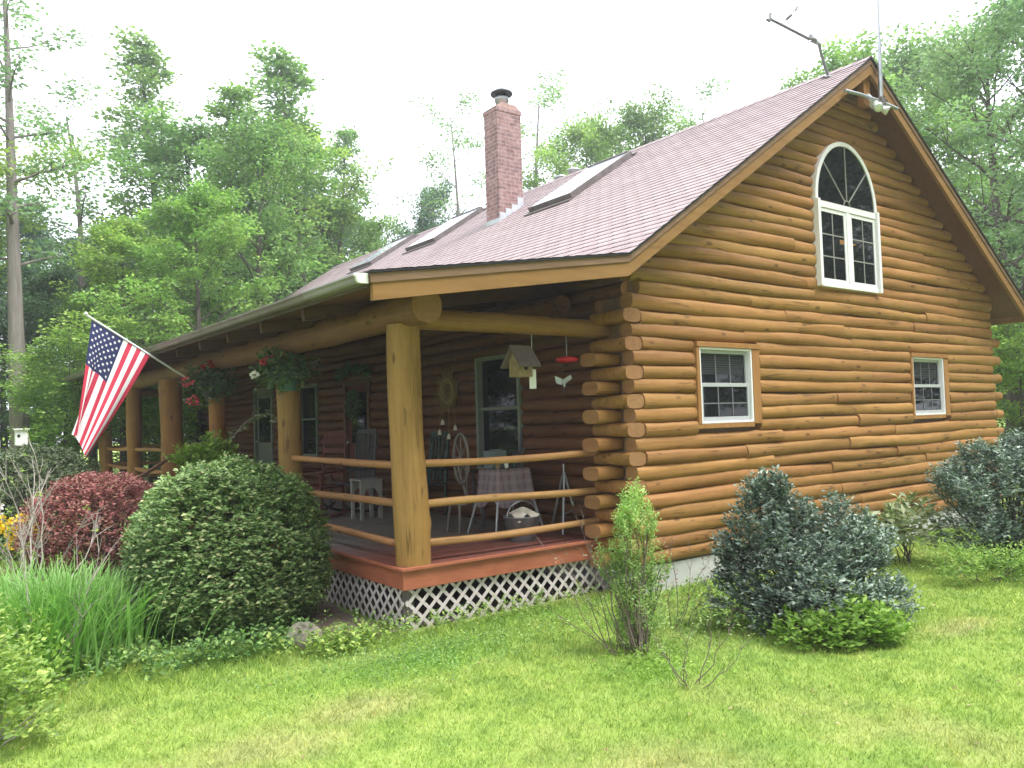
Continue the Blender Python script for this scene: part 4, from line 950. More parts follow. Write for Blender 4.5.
for r_ in range(9):
    nst = 6 if r_ % 2 == 0 else 5
    for q in range(nst):
        cu = (r_ + 1) / 10 * 7 / 13; cv = ((q * 2 + 1) if nst == 6 else (q * 2 + 2)) / 12 * .40
        for off in (-.004, .004):
            pts = []
            for k in range(10):
                R_ = .0255 if k % 2 == 0 else .0115; a = k * PI / 5
                pts.append(FS(cu + R_ * math.cos(a) / 1.0, cv + R_ * math.sin(a) / 1.70, off))
            mb.add([FS(cu, cv, off)] + pts, [(0, 1 + k, 1 + (k + 1) % 10) for k in range(10)], 1)
child(mb.build('banner', ['flag_red', 'flag_white', 'flag_blue'], None), flag)

# ------------------------------------------------------------------ shrubs and garden plants
HR = np.array([.803, -.596, 0]); HF = np.array([.596, .803, 0])
def vnoise(d, seed, f=3.):
    r_ = np.random.default_rng(seed); o = np.zeros(len(d))
    for k in range(7):
        w = r_.normal(size=3) * f; o += np.sin(d @ w + r_.uniform(0, 6.28)) / 7 ** .5
    return o
def stems(mb, base, tips, r0, r1, seed=0, n=5, sag=.0):
    rr_ = random.Random(seed)
    for tpt in tips:
        a = Vector(base) + Vector((rr_.uniform(-.08, .08), rr_.uniform(-.08, .08), 0)); b = Vector(tpt)
        k = 6; pts = []
        for i in range(k + 1):
            q = i / k; p = a.lerp(b, q); p += Vector((rr_.uniform(-1, 1), rr_.uniform(-1, 1), rr_.uniform(-.5, .5))) * .035 * (b - a).length * math.sin(PI * q); p.z += sag * math.sin(PI * q); pts.append(p)
        mb.tube(pts, [r0 + (r1 - r0) * i / k for i in range(k + 1)], n, rnd=rr_.random())
def dome_bush(name, c, rx, ry, ztop, label, mat, nspray, nl, ln, size, seed, cat='shrub', bumpy=.05, zmid=.42, low=.86, group=None, width=.5, flatten=.35, stemmat='bark_dark', upright=.0, depth=.22):
    t = empty(name, (c[0], c[1], GZ), label, cat, group)
    d = rdir(nspray); d[:, 2] = np.where(d[:, 2] < -.75, -d[:, 2], d[:, 2])
    H = ztop - GZ; zc = GZ + H * zmid; up, dn = H * (1 - zmid), H * zmid
    rad = 1 + bumpy * vnoise(d, seed, 3.2) + bumpy * .6 * vnoise(d, seed + 1, 8.)
    rad *= 1 - depth * rng.random(nspray) ** 1.8
    p = d * rad[:, None]; e = .82
    hz = np.sqrt(p[:, 0] ** 2 + p[:, 1] ** 2) + 1e-9
    # slightly squarer than a sphere
    k = (np.abs(p) ** 2.4).sum(1) ** (1 / 2.4); p = p / k[:, None] * rad[:, None]
    B = np.empty_like(p); lowf = np.where(p[:, 2] < 0, 1 - (1 - low) * (-p[:, 2]) ** 1.5, 1.)
    B[:, 0] = c[0] + p[:, 0] * rx * lowf; B[:, 1] = c[1] + p[:, 1] * ry * lowf; B[:, 2] = zc + np.where(p[:, 2] > 0, p[:, 2] * up, p[:, 2] * dn)
    B[:, 2] = np.maximum(B[:, 2], GZ + .02)
    D = d * np.array([1, 1, flatten]) + np.array([0, 0, upright]) + rng.normal(size=d.shape) * .25
    C, DD, NN, S = sprays(B, D, nl, ln, size); leafset('foliage', C, DD, NN, S, mat, t, width=width)
    mb = MB(); q = rng.integers(0, nspray, 46); stems(mb, (c[0], c[1], GZ - .05), [Vector(B[i]) * .9 + Vector((c[0], c[1], zc)) * .1 for i in q], .022, .005, seed)
    child(mb.build('stems', stemmat, None), t)
    return t
dome_bush('clipped_bush', (-3.70, 1.72), .775, .78, 1.17, 'large round clipped green bush before the porch', 'leaf_round', 9000, 10, .125, .047, 11, low=.97, zmid=.34, flatten=.25, bumpy=.06, depth=.26)
dome_bush('barberry_bush', (-4.24, 5.3), .76, .76, .94, 'round dark red barberry bush behind the clipped green bush', 'leaf_barberry', 3800, 9, .15, .040, 12, bumpy=.07, upright=.55, low=.8, width=.55)
dome_bush('yew_bush', (-4.62, 8.6), .98, .95, 1.30, 'low rounded grey green bush behind bare twigs at the left', 'leaf_yew', 3600, 10, .15, .055, 13, low=.92)
# rough shrubs made of lobes
def lobed(name, base, lobes, label, mat, per, nl, ln, size, seed, cat='shrub', width=.5, rise=.6, group=None, stemmat='bark_dark', nst=30, up=.5, r0=.02, upb=.5):
    t = empty(name, (base[0], base[1], GZ), label, cat, group); bb = np.array([base[0], base[1], 0.])
    Bs, Ds, ends = [], [], []
    for (u, w, z, r_, rz, dens) in lobes:
        c = bb + HR * u + HF * w + np.array([0, 0, z]); n = int(per * dens)
        p, d = blob_pts(n, c, (r_, r_, rz), .25); p += np.stack([vnoise(p - bb, seed + k, 5.) for k in range(3)], 1) * .05
        p[:, 2] = np.maximum(p[:, 2], GZ + .02)
        o = unit(p - (bb + np.array([0, 0, GZ]))); Bs.append(p); Ds.append(d * .55 + o * .6 + np.array([0, 0, up])); ends += [p[i] for i in rng.integers(0, n, max(3, int(nst * dens / sum(l[5] for l in lobes))))]
    B = np.concatenate(Bs); D = np.concatenate(Ds) + rng.normal(size=B.shape) * .3
    C, DD, NN, S = sprays(B, D, nl, ln, size, upb=upb, rise=rise); leafset('foliage', C, DD, NN, S, mat, t, width=width)
    mb = MB(); stems(mb, (base[0], base[1], GZ - .04), ends, r0, .004, seed); child(mb.build('stems', stemmat, None), t)
    return t
lobed('holly_bush', (.02, -1.95), [(-.36, .05, .60, .24, .24, 1.0), (-.20, .1, .32, .28, .26, 1.0), (.20, .1, .36, .32, .28, 1.3), (.46, .1, .34, .24, .20, .7), (.05, -.05, .0, .46, .22, 1.2), (-.28, -.05, -.08, .26, .16, .7), (.55, -.1, -.06, .22, .16, .5), (-.58, .1, .18, .16, .18, .3), (-.64, .15, -.05, .18, .18, .22), (-.46, .0, .84, .12, .11, .22), (-.26, .05, .86, .10, .10, .16), (-.05, .05, .68, .13, .12, .24), (.70, .2, .40, .14, .09, .18), (.3, .1, .68, .10, .08, .12), (-.62, .05, .42, .10, .10, .13), (.55, .1, .56, .09, .07, .1)],
      'blue green holly bush on the lawn with light green plants at its foot', 'leaf_holly', 400, 10, .12, .042, 21, nst=60, r0=.016)
lobed('holly_bush', (3.85, -1.95), [(-.45, .0, .58, .34, .25, 1.0), (.0, .0, .76, .42, .27, 1.4), (.5, .0, .90, .45, .30, 1.4), (-.35, .0, .2, .38, .26, .8), (.25, .0, .2, .45, .35, 1.), (.75, .1, .4, .4, .5, 1.), (.25, .1, 1.06, .2, .16, .35), (-.7, 0, .72, .15, .12, .25), (-.25, 0, .92, .14, .12, .2)],
      'tall blue green holly bush at the right edge near the far corner', 'leaf_holly', 420, 10, .13, .046, 22, nst=60)
lobed('foot_plant', (-.22, -2.36), [(-.34, .03, -.19, .16, .08, .6), (-.12, .0, -.17, .18, .10, .8), (.12, .0, -.11, .20, .12, 1.1), (.30, .05, -.15, .15, .10, .7)], 'bright light green leafy plant at the foot of the holly bush', 'leaf_lime', 120, 7, .10, .060, 23, cat='plant', nst=12, width=.45, r0=.006)
lobed('fern_clump', (2.9, -2.1), [(-.2, .0, -.17, .25, .12, .8), (.2, .0, -.15, .28, .14, 1.), (.6, .1, -.16, .3, .13, 1.)], 'low green fern clump under the right holly bush', 'leaf_bright', 130, 9, .16, .045, 24, cat='fern', nst=10, r0=.006, width=.4)
lobed('variegated_plant', (3.45, -1.0), [(-.3, .0, .02, .28, .24, .8), (.1, .0, .08, .3, .28, 1.)], 'cream and green leafed plant against the foundation', 'leaf_hosta', 90, 5, .15, .12, 25, cat='plant', nst=12, r0=.008)
# feathery light green sapling with bare side twigs
sb = (-1.56, -1.45)
lobed('sapling', sb, [(-.06, 0, .84, .09, .20, .4), (-.02, 0, .56, .16, .22, 1.0), (.0, 0, .26, .19, .22, 1.2), (.05, 0, .0, .18, .20, 1.1), (.0, 0, -.15, .15, .14, .9), (-.16, .05, .40, .10, .16, .3), (.19, .05, .3, .09, .16, .35), (.1, 0, .66, .07, .14, .2), (-.13, 0, .66, .06, .13, .18)], 'feathery light green sapling on the lawn before the lattice', 'leaf_sapling', 190, 11, .11, .028, 26, cat='sapling', stemmat='twig_dark', nst=7, up=1.4, r0=.007, width=.42)
def bare_twigs(name, base, ends, label, mat, seed, r0=.014, cat='shrub', sub=5, ln=.22, leaf=None):
    t = empty(name, (base[0], base[1], GZ), label, cat); mb = MB(); rr_ = random.Random(seed); bb = Vector((base[0], base[1], GZ - .03)); tips = []
    for e in ends:
        e = Vector(e); a = bb + Vector((rr_.uniform(-.06, .06), rr_.uniform(-.06, .06), 0)); k = 9; pts = []
        w1 = Vector((rr_.uniform(-1, 1), rr_.uniform(-1, 1), rr_.uniform(-.3, .6)))
        for i in range(k + 1):
            q = i / k; p = a.lerp(e, q) + w1 * .10 * (e - a).length * math.sin(PI * q) + Vector((rr_.uniform(-1, 1), rr_.uniform(-1, 1), rr_.uniform(-1, 1))) * .018; pts.append(p)
        mb.tube(pts, [r0 * (1 - .8 * i / k) for i in range(k + 1)], 6, rnd=rr_.random())
        for s_ in range(sub):
            i = rr_.randint(3, k - 1); p = pts[i]; d = (pts[i + 1] - pts[i - 1]).normalized() + Vector((rr_.uniform(-1, 1), rr_.uniform(-1, 1), rr_.uniform(-.2, .9))) * .8
            q = p + d.normalized() * ln * rr_.uniform(.5, 1.2); m_ = p.lerp(q, .5) + Vector((rr_.uniform(-1, 1), rr_.uniform(-1, 1), rr_.uniform(-1, 1))) * .02
            mb.tube([p, m_, q], [r0 * .4, r0 * .28, r0 * .12], 5, rnd=rr_.random()); tips += [q, m_]
            if rr_.random() < .7:
                d2 = d + Vector((rr_.uniform(-1, 1), rr_.uniform(-1, 1), rr_.uniform(-.2, .8))) * .9; mb.tube([m_, m_ + d2.normalized() * ln * .5], [r0 * .22, r0 * .08], 4, rnd=rr_.random())
    child(mb.build('branches', mat, None), t)
    if leaf:
        B = np.array([tuple(p) for p in tips]); B = B[rng.random(len(B)) < leaf[1]]
        C, DD, NN, S = sprays(B, rdir(len(B)) + np.array([0, 0, .5]), leaf[3], .07, leaf[2]); leafset('foliage', C, DD, NN, S, leaf[0], t)
    return t
def loc(base, u, w, z): p = np.array([base[0], base[1], 0]) + HR * u + HF * w; return (p[0], p[1], z)
bare_twigs('bare_shrub', loc(sb, -.12, .05, 0)[:2], [loc(sb, u, w, z) for u, w, z in ((-.62, .1, .42), (-.5, -.2, .28), (-.75, .2, .62), (-.35, .2, .55), (-.85, .0, .2), (-.42, .3, .75), (-.2, -.2, .35))], 'dark bare branched shrub left of the sapling', 'twig_dark', 31, .005, leaf=('leaf_hosta', .35, .022, 4))
b2 = (-1.86, -2.22)
bare_twigs('bare_shrub', b2, [loc(b2, u, w, z) for u, w, z in ((-.18, 0, .10), (.1, .1, .18), (.34, .05, .26), (-.05, -.2, .05), (.42, -.1, .08), (-.3, .15, .25), (.2, .2, .32))], 'small low bare shrub right of the sapling on the lawn', 'twig_dark', 32, .0045, ln=.14, leaf=('leaf_sapling', .6, .02, 5))
b3 = (-.75, -1.15)
bare_twigs('bare_shrub', b3, [loc(b3, u, w, z) for u, w, z in ((.1, 0, .45), (.25, .1, .2), (-.1, -.1, .25), (.3, -.1, .4), (-.05, .1, .55))], 'sparse brown leaved shrub left of the holly bush', 'twig_dark', 33, .004, ln=.16, leaf=('leaf_barberry', .35, .03, 4))
b4 = (-5.25, 3.0)
bare_twigs('bare_shrub', b4, [(-5.5, 3.2, 1.45), (-5.15, 3.6, 1.55), (-5.35, 2.6, 1.3), (-4.9, 3.9, 1.2), (-5.6, 3.9, 1.25), (-5.0, 3.1, 1.05), (-4.5, 3.6, .55), (-5.7, 2.5, 1.05), (-4.75, 2.7, .75), (-5.05, 4.3, 1.3), (-5.45, 3.0, 1.0)], 'tangle of pale bare branches at the left edge', 'twig', 34, .011, sub=8, ln=.32, leaf=('leaf_lime', .22, .05, 4))
b5 = (-5.3, .9)
bare_twigs('bare_shrub', b5, [(-4.35, 1.5, .42), (-4.6, 1.9, .62), (-4.9, 1.0, .75), (-5.4, 1.6, .95), (-5.1, .5, .35)], 'long pale twigs arching over the daylilies', 'twig', 35, .007, sub=4, ln=.25)
# daylily clump: long arching blades
t = empty('daylily_clump', (-5.2, 1.55, GZ), 'bright green clump of long grassy daylily leaves at the left', 'plant')
n = 2400; base_ = np.stack([-5.2 + rng.normal(size=n) * .27, 1.55 + rng.normal(size=n) * .27, np.full(n, GZ)], 1)
az = rng.uniform(0, 2 * PI, n); ln_ = rng.uniform(.5, .92, n); lean = rng.uniform(.15, .75, n)
out = np.stack([np.cos(az), np.sin(az), np.zeros(n)], 1); out = unit(out + (base_ - np.array([-5.2, 1.55, GZ])) * 1.6); sd = np.stack([-out[:, 1], out[:, 0], np.zeros(n)], 1)
K = 6; v = np.empty((n, K + 1, 2, 3))
for i in range(K + 1):
    q = i / K; p = base_ + out * (ln_ * lean * q ** 1.7)[:, None] + np.array([0, 0, 1.]) * (ln_ * (q - .42 * lean * q ** 2.6))[:, None]; wd = .0085 * (1 - q ** 2.5) + .0006
    v[:, i, 0] = p - sd * wd; v[:, i, 1] = p + sd * wd
vs = v.reshape(-1, 3); fs = []
for b_ in range(n):
    o = b_ * (K + 1) * 2
    for i in range(K): fs.append((o + 2 * i, o + 2 * i + 1, o + 2 * i + 3, o + 2 * i + 2))
me = bpy.data.meshes.new('leaves'); me.from_pydata(vs.tolist(), [], fs); at = me.attributes.new('rnd', 'FLOAT', 'POINT'); at.data.foreach_set('value', np.repeat(rng.random(n), (K + 1) * 2).astype(np.float32)); me.materials.append(MATS['leaf_daylily'])
o = bpy.data.objects.new('leaves', me); COL.objects.link(o); child(o, t)
lobed('leafy_shrub', (-5.74, -.2), [(-.20, .0, .26, .22, .20, 1.0), (.0, .05, .10, .22, .20, 1.1), (-.25, .1, -.05, .30, .2, .9), (.14, .0, -.12, .16, .12, .5), (-.4, .3, .3, .22, .2, .6), (-.05, -.05, .36, .12, .12, .25)], 'green leafy shrub at the lower left corner of the lawn', 'leaf_bright', 130, 7, .14, .046, 27, nst=18, width=.55, stemmat='twig', r0=.006)
lobed('leafy_shrub', (-5.42, .75), [(-.15, .0, .12, .22, .2, .9), (.08, .0, -.02, .22, .2, .9), (.15, -.2, -.14, .22, .14, .6)], 'pale speckled leafy shrub before the daylily clump', 'leaf_lime', 100, 6, .13, .050, 28, nst=18, width=.5, stemmat='twig', r0=.007)
# climbing plant above the round bush
lobed('climbing_plant', (-3.05, 4.95), [(-.18, .0, 1.16, .20, .16, .9), (.08, .0, 1.24, .20, .16, 1.0), (.0, 0, 1.02, .32, .2, .9), (.22, .0, 1.05, .2, .15, .5), (-.1, .0, .7, .25, .25, .5)], 'lime green climbing plant showing above the round bush', 'leaf_lime', 85, 7, .15, .075, 29, cat='plant', nst=14, up=.8, r0=.010, width=.6)
t = empty('vine_shoot', (-2.62, 5.3, GZ), 'long trailing vine shoot reaching across the porch front', 'vine')
pts = [(-2.70, 5.45, 1.25), (-2.62, 5.0, 1.48), (-2.62, 4.6, 1.62), (-2.60, 4.2, 1.72), (-2.58, 3.8, 1.74), (-2.56, 3.55, 1.66)]
mb = MB(); mb.tube([(-2.72, 5.5, GZ)] + pts, [.012, .008, .007, .006, .005, .004, .003], 6); child(mb.build('stem', 'twig', None), t)
B = np.array([np.array(pts[i]) * (1 - q) + np.array(pts[i + 1]) * q for i in range(5) for q in np.linspace(0, 1, 7)]) + rng.normal(size=(35, 3)) * .02
C, DD, NN, S = sprays(B, rdir(35) + np.array([0, 0, .3]), 3, .06, .065); leafset('foliage', C, DD, NN, S, 'leaf_hosta', t, width=.6)
# flowers at the left edge
t = lobed('yellow_flowers', (-4.9, 6.4), [(0, 0, .05, .3, .35, 1.)], 'patch of yellow flowers behind the daylily clump', 'leaf_bright', 110, 5, .12, .06, 40, cat='flowers', nst=12, r0=.006)
for k in range(16):
    c = np.array([-4.9, 6.4, 0]) + HR * rng.uniform(-.28, .3) + HF * rng.uniform(-.45, -.1) + np.array([0, 0, rng.uniform(.12, .5)]); p, d = blob_pts(26, c, (.055, .055, .035), .5); leafset('blossom', p, d, rdir(26), .055, 'petal_yellow', t, width=.8)
t = lobed('white_flowers', (-5.42, 7.4), [(0, 0, .5, .32, .32, 1.), (0, 0, .1, .4, .4, .8)], 'white flowering bush at the left edge', 'leaf_pale', 110, 5, .12, .06, 41, cat='flowers', nst=12, r0=.008)
for k in range(22):
    c = np.array([-5.42, 7.4, 0]) + HR * rng.uniform(-.35, .35) + HF * rng.uniform(-.45, -.1) + np.array([0, 0, rng.uniform(.3, .85)]); p, d = blob_pts(40, c, (.09, .09, .07), .4); leafset('blossom', p, d, rdir(40), .06, 'petal_white', t, width=.8)
# grey post at the left edge, nest box on a pole in the garden
mb = MB(); mb.box(-.045, .045, -.045, .045, -.1, .72); mb.prism([(-.06, .722), (.06, .722), (0, .77)], -.06, .06); o = mb.build('garden_post', 'grey_wood', None, bevel=.006); o.location = (-5.56, 3.55, GZ); tag(o, 'short grey garden post at the left edge', 'post')
t = empty('nest_box', (-4.35, 13.5, GZ), 'small white nest box on a pole before the tall thin tree', 'nest box')
mb = MB(); mb.tube([(-4.35, 13.5, GZ - .1), (-4.35, 13.5, 1.35)], .03, 8); child(mb.build('pole', 'grey_wood', None), t)
mb = MB(); mb.box(-4.46, -4.24, 13.4, 13.6, 1.35, 1.67); mb.box(-4.49, -4.21, 13.36, 13.64, 1.672, 1.70); child(mb.build('body', 'white_paint', None), t)
mb = MB(); mb.tube([(-4.40, 13.402, 1.55), (-4.402, 13.39, 1.55)], .03, 10); child(mb.build('entrance_hole', 'black_metal', None), t)
# stone and bare soil beside the deck
vs = []; mb = MB(); nn_, mm_ = 22, 12
for j in range(mm_ + 1):
    for i in range(nn_):
        a = 2 * PI * i / nn_; p_ = PI * j / mm_; d = np.array([[math.sin(p_) * math.cos(a), math.sin(p_) * math.sin(a), math.cos(p_)]]); r_ = 1 + .16 * vnoise(d, 5, 2.2)[0] + .07 * vnoise(d, 6, 6.)[0]
        vs.append((d[0, 0] * .15 * r_, d[0, 1] * .14 * r_, d[0, 2] * .15 * r_ + .05))
mb.add(vs, [(j * nn_ + i, (j + 1) * nn_ + i, (j + 1) * nn_ + (i + 1) % nn_, j * nn_ + (i + 1) % nn_) for j in range(mm_) for i in range(nn_)], 0, True)
o = mb.build('garden_stone', 'stone'); o.location = (-3.45, .58, GZ); tag(o, 'rounded tan stone at the foot of the clipped bush', 'stone')
def weeds(name, c, spread, label, mat, seed, per=70, size=.055, h=.10):
    n = per; B = np.stack([c[0] + rng.normal(size=n) * spread[0], c[1] + rng.normal(size=n) * spread[1], GZ + rng.random(n) * h], 1)
    D = rdir(n) * .7 + np.array([0, 0, .9]); C, DD, NN, S = sprays(B, D, 6, .12, size); o = leafset(name, C - np.array([c[0], c[1], GZ]), DD, NN, S, mat, None, width=.55); o.location = (c[0], c[1], GZ)
    tag(o, label, 'ground cover', kind='stuff')
weeds('ground_cover', (-3.0, .32), (.35, .10), 'low weeds along the front lattice', 'leaf_bright', 1, 90, .04)
weeds('ground_cover', (-1.6, .18), (.6, .09), 'low weeds along the middle of the lattice', 'leaf_bright', 2, 130, .035)
weeds('ground_cover', (-4.1, .62), (.42, .12), 'dark weeds along the base of the clipped bush', 'leaf_maple', 3, 200, .05, .16)
weeds('ground_cover', (-4.9, .95), (.25, .15), 'weeds at the foot of the daylilies', 'leaf_maple', 4, 120, .05, .12)
weeds('ground_cover', (-3.3, .25), (.22, .10), 'bright weeds around the tan stone', 'leaf_bright', 5, 100, .05, .12)
weeds('ground_cover', (.35, -.55), (.5, .15), 'weeds along the concrete foundation', 'leaf_bright', 6, 120, .04)
weeds('ground_cover', (-1.75, -1.75), (.3, .16), 'lush clover around the sapling', 'leaf_lime', 7, 150, .03, .05)
weeds('ground_cover', (-2.9, -.45), (.55, .28), 'patch of dark clover in the lawn before the lattice', 'leaf_maple', 9, 420, .024, .03)
weeds('ground_cover', (-1.55, -.45), (.6, .25), 'patch of clover in the lawn behind the sapling', 'leaf_bright', 10, 320, .024, .03)
weeds('ground_cover', (-.35, -1.35), (.35, .2), 'dark weeds behind the holly bush', 'leaf_maple', 8, 110, .045, .1)

# ------------------------------------------------------------------ trees
def tree_mesh(seed, H, spread, b0, nl_, style, mat, leaf, per, tr=.2, barkm='bark_dark', flat=.5, blob=.7, lean=0.):
    """a tapered trunk with limbs and side branches; leaf clumps along the branches"""
    r_ = np.random.default_rng(seed); rr_ = random.Random(seed); mb = MB()
    k = 12; tp = []
    ph = r_.uniform(0, 6.28, 4); wv = .004 if style == 'tall' and H > 16 else .018
    for i in range(k + 1):
        q = i / k; tp.append(Vector((lean * q * H + wv * H * math.sin(q * 4 + ph[0]) * q, wv * H * math.sin(q * 3.3 + ph[1]) * q, q * H * .97)))
    mb.tube(tp, [tr * (1 - .93 * (i / k)) * (1.25 if i == 0 else 1) + .008 for i in range(k + 1)], 9, rnd=rr_.random(), wob=.08, seed=seed)
    def trunk(q): i = min(int(q * k), k - 1); return tp[i].lerp(tp[i + 1], q * k - i)
    cl = []
    for l in range(nl_):
        q = b0 + (1 - b0) * ((l + rr_.random()) / nl_) ** .9
        if q > .985: q = .985
        prof = {'broad': math.sin(PI * min(1, max(.0, (q - b0) / (1 - b0) * .84 + .14))) ** .7, 'spire': (1 - (q - b0) / (1 - b0)) * .9 + .12, 'tall': .55 + .45 * math.sin(PI * (q - b0) / (1 - b0)), 'vase': .45 + .55 * (q - b0) / (1 - b0)}[style]
        Ln = spread * prof * rr_.uniform(.65, 1.15); az = l * 2.4 + rr_.uniform(-.5, .5); el = {'broad': .35 + .6 * q, 'spire': .15 + .4 * q, 'tall': .25 + .5 * q, 'vase': .8}[style] + rr_.uniform(-.15, .15)
        d = Vector((math.cos(az) * math.cos(el), math.sin(az) * math.cos(el), math.sin(el))); a = trunk(q); pts = [a]
        for s_ in range(1, 6):
            d = (d + Vector((rr_.uniform(-.18, .18), rr_.uniform(-.18, .18), rr_.uniform(-.16, .12)))).normalized(); pts.append(pts[-1] + d * Ln / 5)
        r0 = tr * (1 - .85 * q) * .42
        mb.tube(pts, [max(.006, r0 * (1 - .85 * i / 5)) for i in range(6)], 6, rnd=rr_.random())
        cl.append((pts[-1], .9))
        for i in range(2, 6):
            for s_ in range(2 if Ln > 1.2 else 1):
                dd = (d + Vector((rr_.uniform(-1, 1), rr_.uniform(-1, 1), rr_.uniform(-.35, .6))) * 1.0).normalized(); e = pts[i] + dd * Ln * rr_.uniform(.16, .38)
                mb.tube([pts[i], pts[i].lerp(e, .5) + Vector((0, 0, .03 * Ln)), e], [max(.005, r0 * .35), max(.004, r0 * .2), .004], 5, rnd=rr_.random()); cl.append((e, 1.)); 
                if rr_.random() < .55: cl.append((pts[i].lerp(e, .45), .7))
    cl.append((tp[-1], .8)); cl.append((tp[-2], .8))
    P = []; Dd = []; R_ = []
    for (c, w) in cl:
        n = max(6, int(per * w * rr_.uniform(.6, 1.4))); br = blob * rr_.uniform(.6, 1.3); d = unit(r_.normal(size=(n, 3))); q = r_.random(n) ** .5
        P.append(np.array(c) + d * q[:, None] * np.array([br, br, br * flat])); Dd.append(d + np.array([0, 0, -.25])); R_.append(np.clip(rr_.random() * .5 + r_.random(n) * .5, 0, 1))
    P = np.concatenate(P); Dd = np.concatenate(Dd); R_ = np.concatenate(R_)
    NN = r_.normal(size=P.shape) * .55 + np.array([0, 0, 1.]); Dd = Dd + r_.normal(size=P.shape) * .5; Dd[:, 2] *= .5
    tko = mb.build('trunk', barkm); cro = leafset('crown', P, Dd, NN, leaf * r_.uniform(.7, 1.3, len(P)), mat, None, width=.75, rnd=R_)
    mt, mc = tko.data, cro.data
    bpy.data.objects.remove(tko); bpy.data.objects.remove(cro)
    return mt, mc
KINDS = {
 'maple': tree_mesh(1, 13, 3.6, .22, 30, 'broad', 'leaf_maple', .135, 52, .20, blob=.62, flat=.42),
 'maple_b': tree_mesh(2, 13, 3.2, .16, 30, 'broad', 'leaf_bright', .135, 66, .18, blob=.6, flat=.42),
 'spire': tree_mesh(3, 15, 2.3, .18, 34, 'spire', 'leaf_maple', .13, 40, .19, blob=.55, flat=.45),
 'sparse': tree_mesh(4, 15, 2.0, .40, 16, 'tall', 'leaf_pale', .12, 18, .15, 'bark', blob=.5),
 'tall': tree_mesh(5, 18, 1.7, .38, 22, 'tall', 'leaf_pale', .13, 15, .24, 'bark', blob=.5, flat=.45),
 'dark': tree_mesh(6, 12, 3.4, .08, 32, 'broad', 'leaf_dark', .14, 66, .2, blob=.7, flat=.5),
 'oak': tree_mesh(7, 14, 4.6, .18, 34, 'broad', 'leaf_pale', .125, 60, .28, blob=.66, flat=.45),
 'under': tree_mesh(8, 5, 2.4, .10, 20, 'vase', 'leaf_bright', .085, 110, .07, blob=.55, flat=.45),
}
HREF = {'maple': 13, 'maple_b': 13, 'spire': 15, 'sparse': 15, 'tall': 18, 'dark': 12, 'oak': 14, 'under': 5}
NAMES = {'maple': 'maple_tree', 'maple_b': 'maple_tree', 'spire': 'tree', 'sparse': 'tree', 'tall': 'tree', 'dark': 'tree', 'oak': 'oak_tree', 'under': 'young_tree'}
def tree(kind, x, y, h, label, rz=None, wide=1., group='trees around the cabin'):
    mt, mc = KINDS[kind]; s_ = h / HREF[kind]
    t = empty(NAMES[kind], (x, y, GZ - .05), label, 'tree', group, random.uniform(0, 6.28) if rz is None else rz); t.scale = (s_ * wide, s_ * wide, s_)
    for nm, me in (('trunk', mt), ('crown', mc)):
        o = bpy.data.objects.new(nm, me); COL.objects.link(o); o.parent = t
    return t
WOODS = 'dark green tree in the woods behind the flag and porch'
tt = tree('tall', -3.93, 17.97, 15.76, 'tall thin tree with a long bare grey trunk left of the flag', rz=0., wide=1.15); tt.rotation_euler = (-.022, -.030, 0.)
tree('spire', 1.42, 27.23, 17.84, 'narrow tree with a pointed spire top left of the tallest maple', wide=1.2)
tree('spire', 5.84, 23.77, 17.14, 'tall green maple whose crown rises highest left of the chimney', wide=1.35)
tree('spire', 2.39, 21.81, 14.31, 'tall slender maple between the pointed tree and the highest maple', wide=1.25)
tree('spire', 9.82, 28.59, 16.47, 'thin pale tree at the right edge of the left hand trees', wide=1.0)
tree('maple_b', -1.44, 18.63, 7.80, 'low bright green maple above the flag', wide=1.15)
tree('maple_b', -0.12, 15.77, 8.15, 'bright green spreading maple in front of the tall maples', wide=1.1)
tree('maple', 2.25, 17.64, 10.85, 'mid green maple just above the porch gutter', wide=0.9)
tree('sparse', -1.98, 23.78, 12.92, 'thin airy tree with scattered leaves beside the tall bare trunk', wide=1.5)
tree('dark', -3.02, 20.89, 6.60, 'dark tree low behind the tall thin trunk', wide=1.0)
tree('under', -5.9, 21.0, 8.2, 'bright young tree at the left edge behind the tall thin trunk', wide=0.9)
tree('dark', -0.49, 29.63, 9.69, WOODS, wide=1.1)
tree('dark', 2.42, 31.10, 10.54, WOODS, wide=1.1)
tree('dark', -3.58, 27.97, 7.91, WOODS, wide=1.1)
tree('dark', 6.23, 33.18, 12.15, WOODS, wide=1.1)
tree('dark', 10.65, 34.77, 14.16, WOODS, wide=1.1)
tree('dark', -5.53, 26.06, 8.07, WOODS, wide=1.1)
tree('under', -0.55, 19.47, 3.58, 'young tree seen between the two farthest porch posts', wide=1.5)
tree('under', 1.32, 21.07, 3.86, 'young tree seen right of the fourth porch post', wide=1.5)
tree('under', -3.30, 15.89, 3.39, 'young tree low behind the grey green yew bush', wide=1.5)
tree('sparse', 15.66, 27.66, 17.90, 'sparse pale tree standing left of the chimney', wide=1.1)
tree('dark', 17.83, 33.38, 15.33, 'dark small crown over the ridge left of the chimney', wide=0.6)
tree('maple', 13.87, 33.29, 12.71, 'tree top just over the far end of the roof ridge', wide=0.8)
tree('sparse', 20.37, 26.72, 19.46, 'faint sparse tree just right of the chimney', wide=1.3)
tree('maple', 20.25, 18.65, 15.58, 'rounded green tree crown over the ridge right of the chimney', wide=0.85)
tree('maple_b', 21.17, 23.37, 16.60, 'paler tree crown over the ridge near the roof vents', wide=0.9)
tree('sparse', 25.07, 19.20, 17.46, 'sparse tree over the middle of the ridge', wide=1.2)
tree('maple_b', 23.31, 11.22, 16.02, 'green tree crown behind the dish bracket on the ridge', wide=1.0)
tree('maple', 26.20, 10.07, 16.13, 'green tree crown just right of the gable peak', wide=1.0)
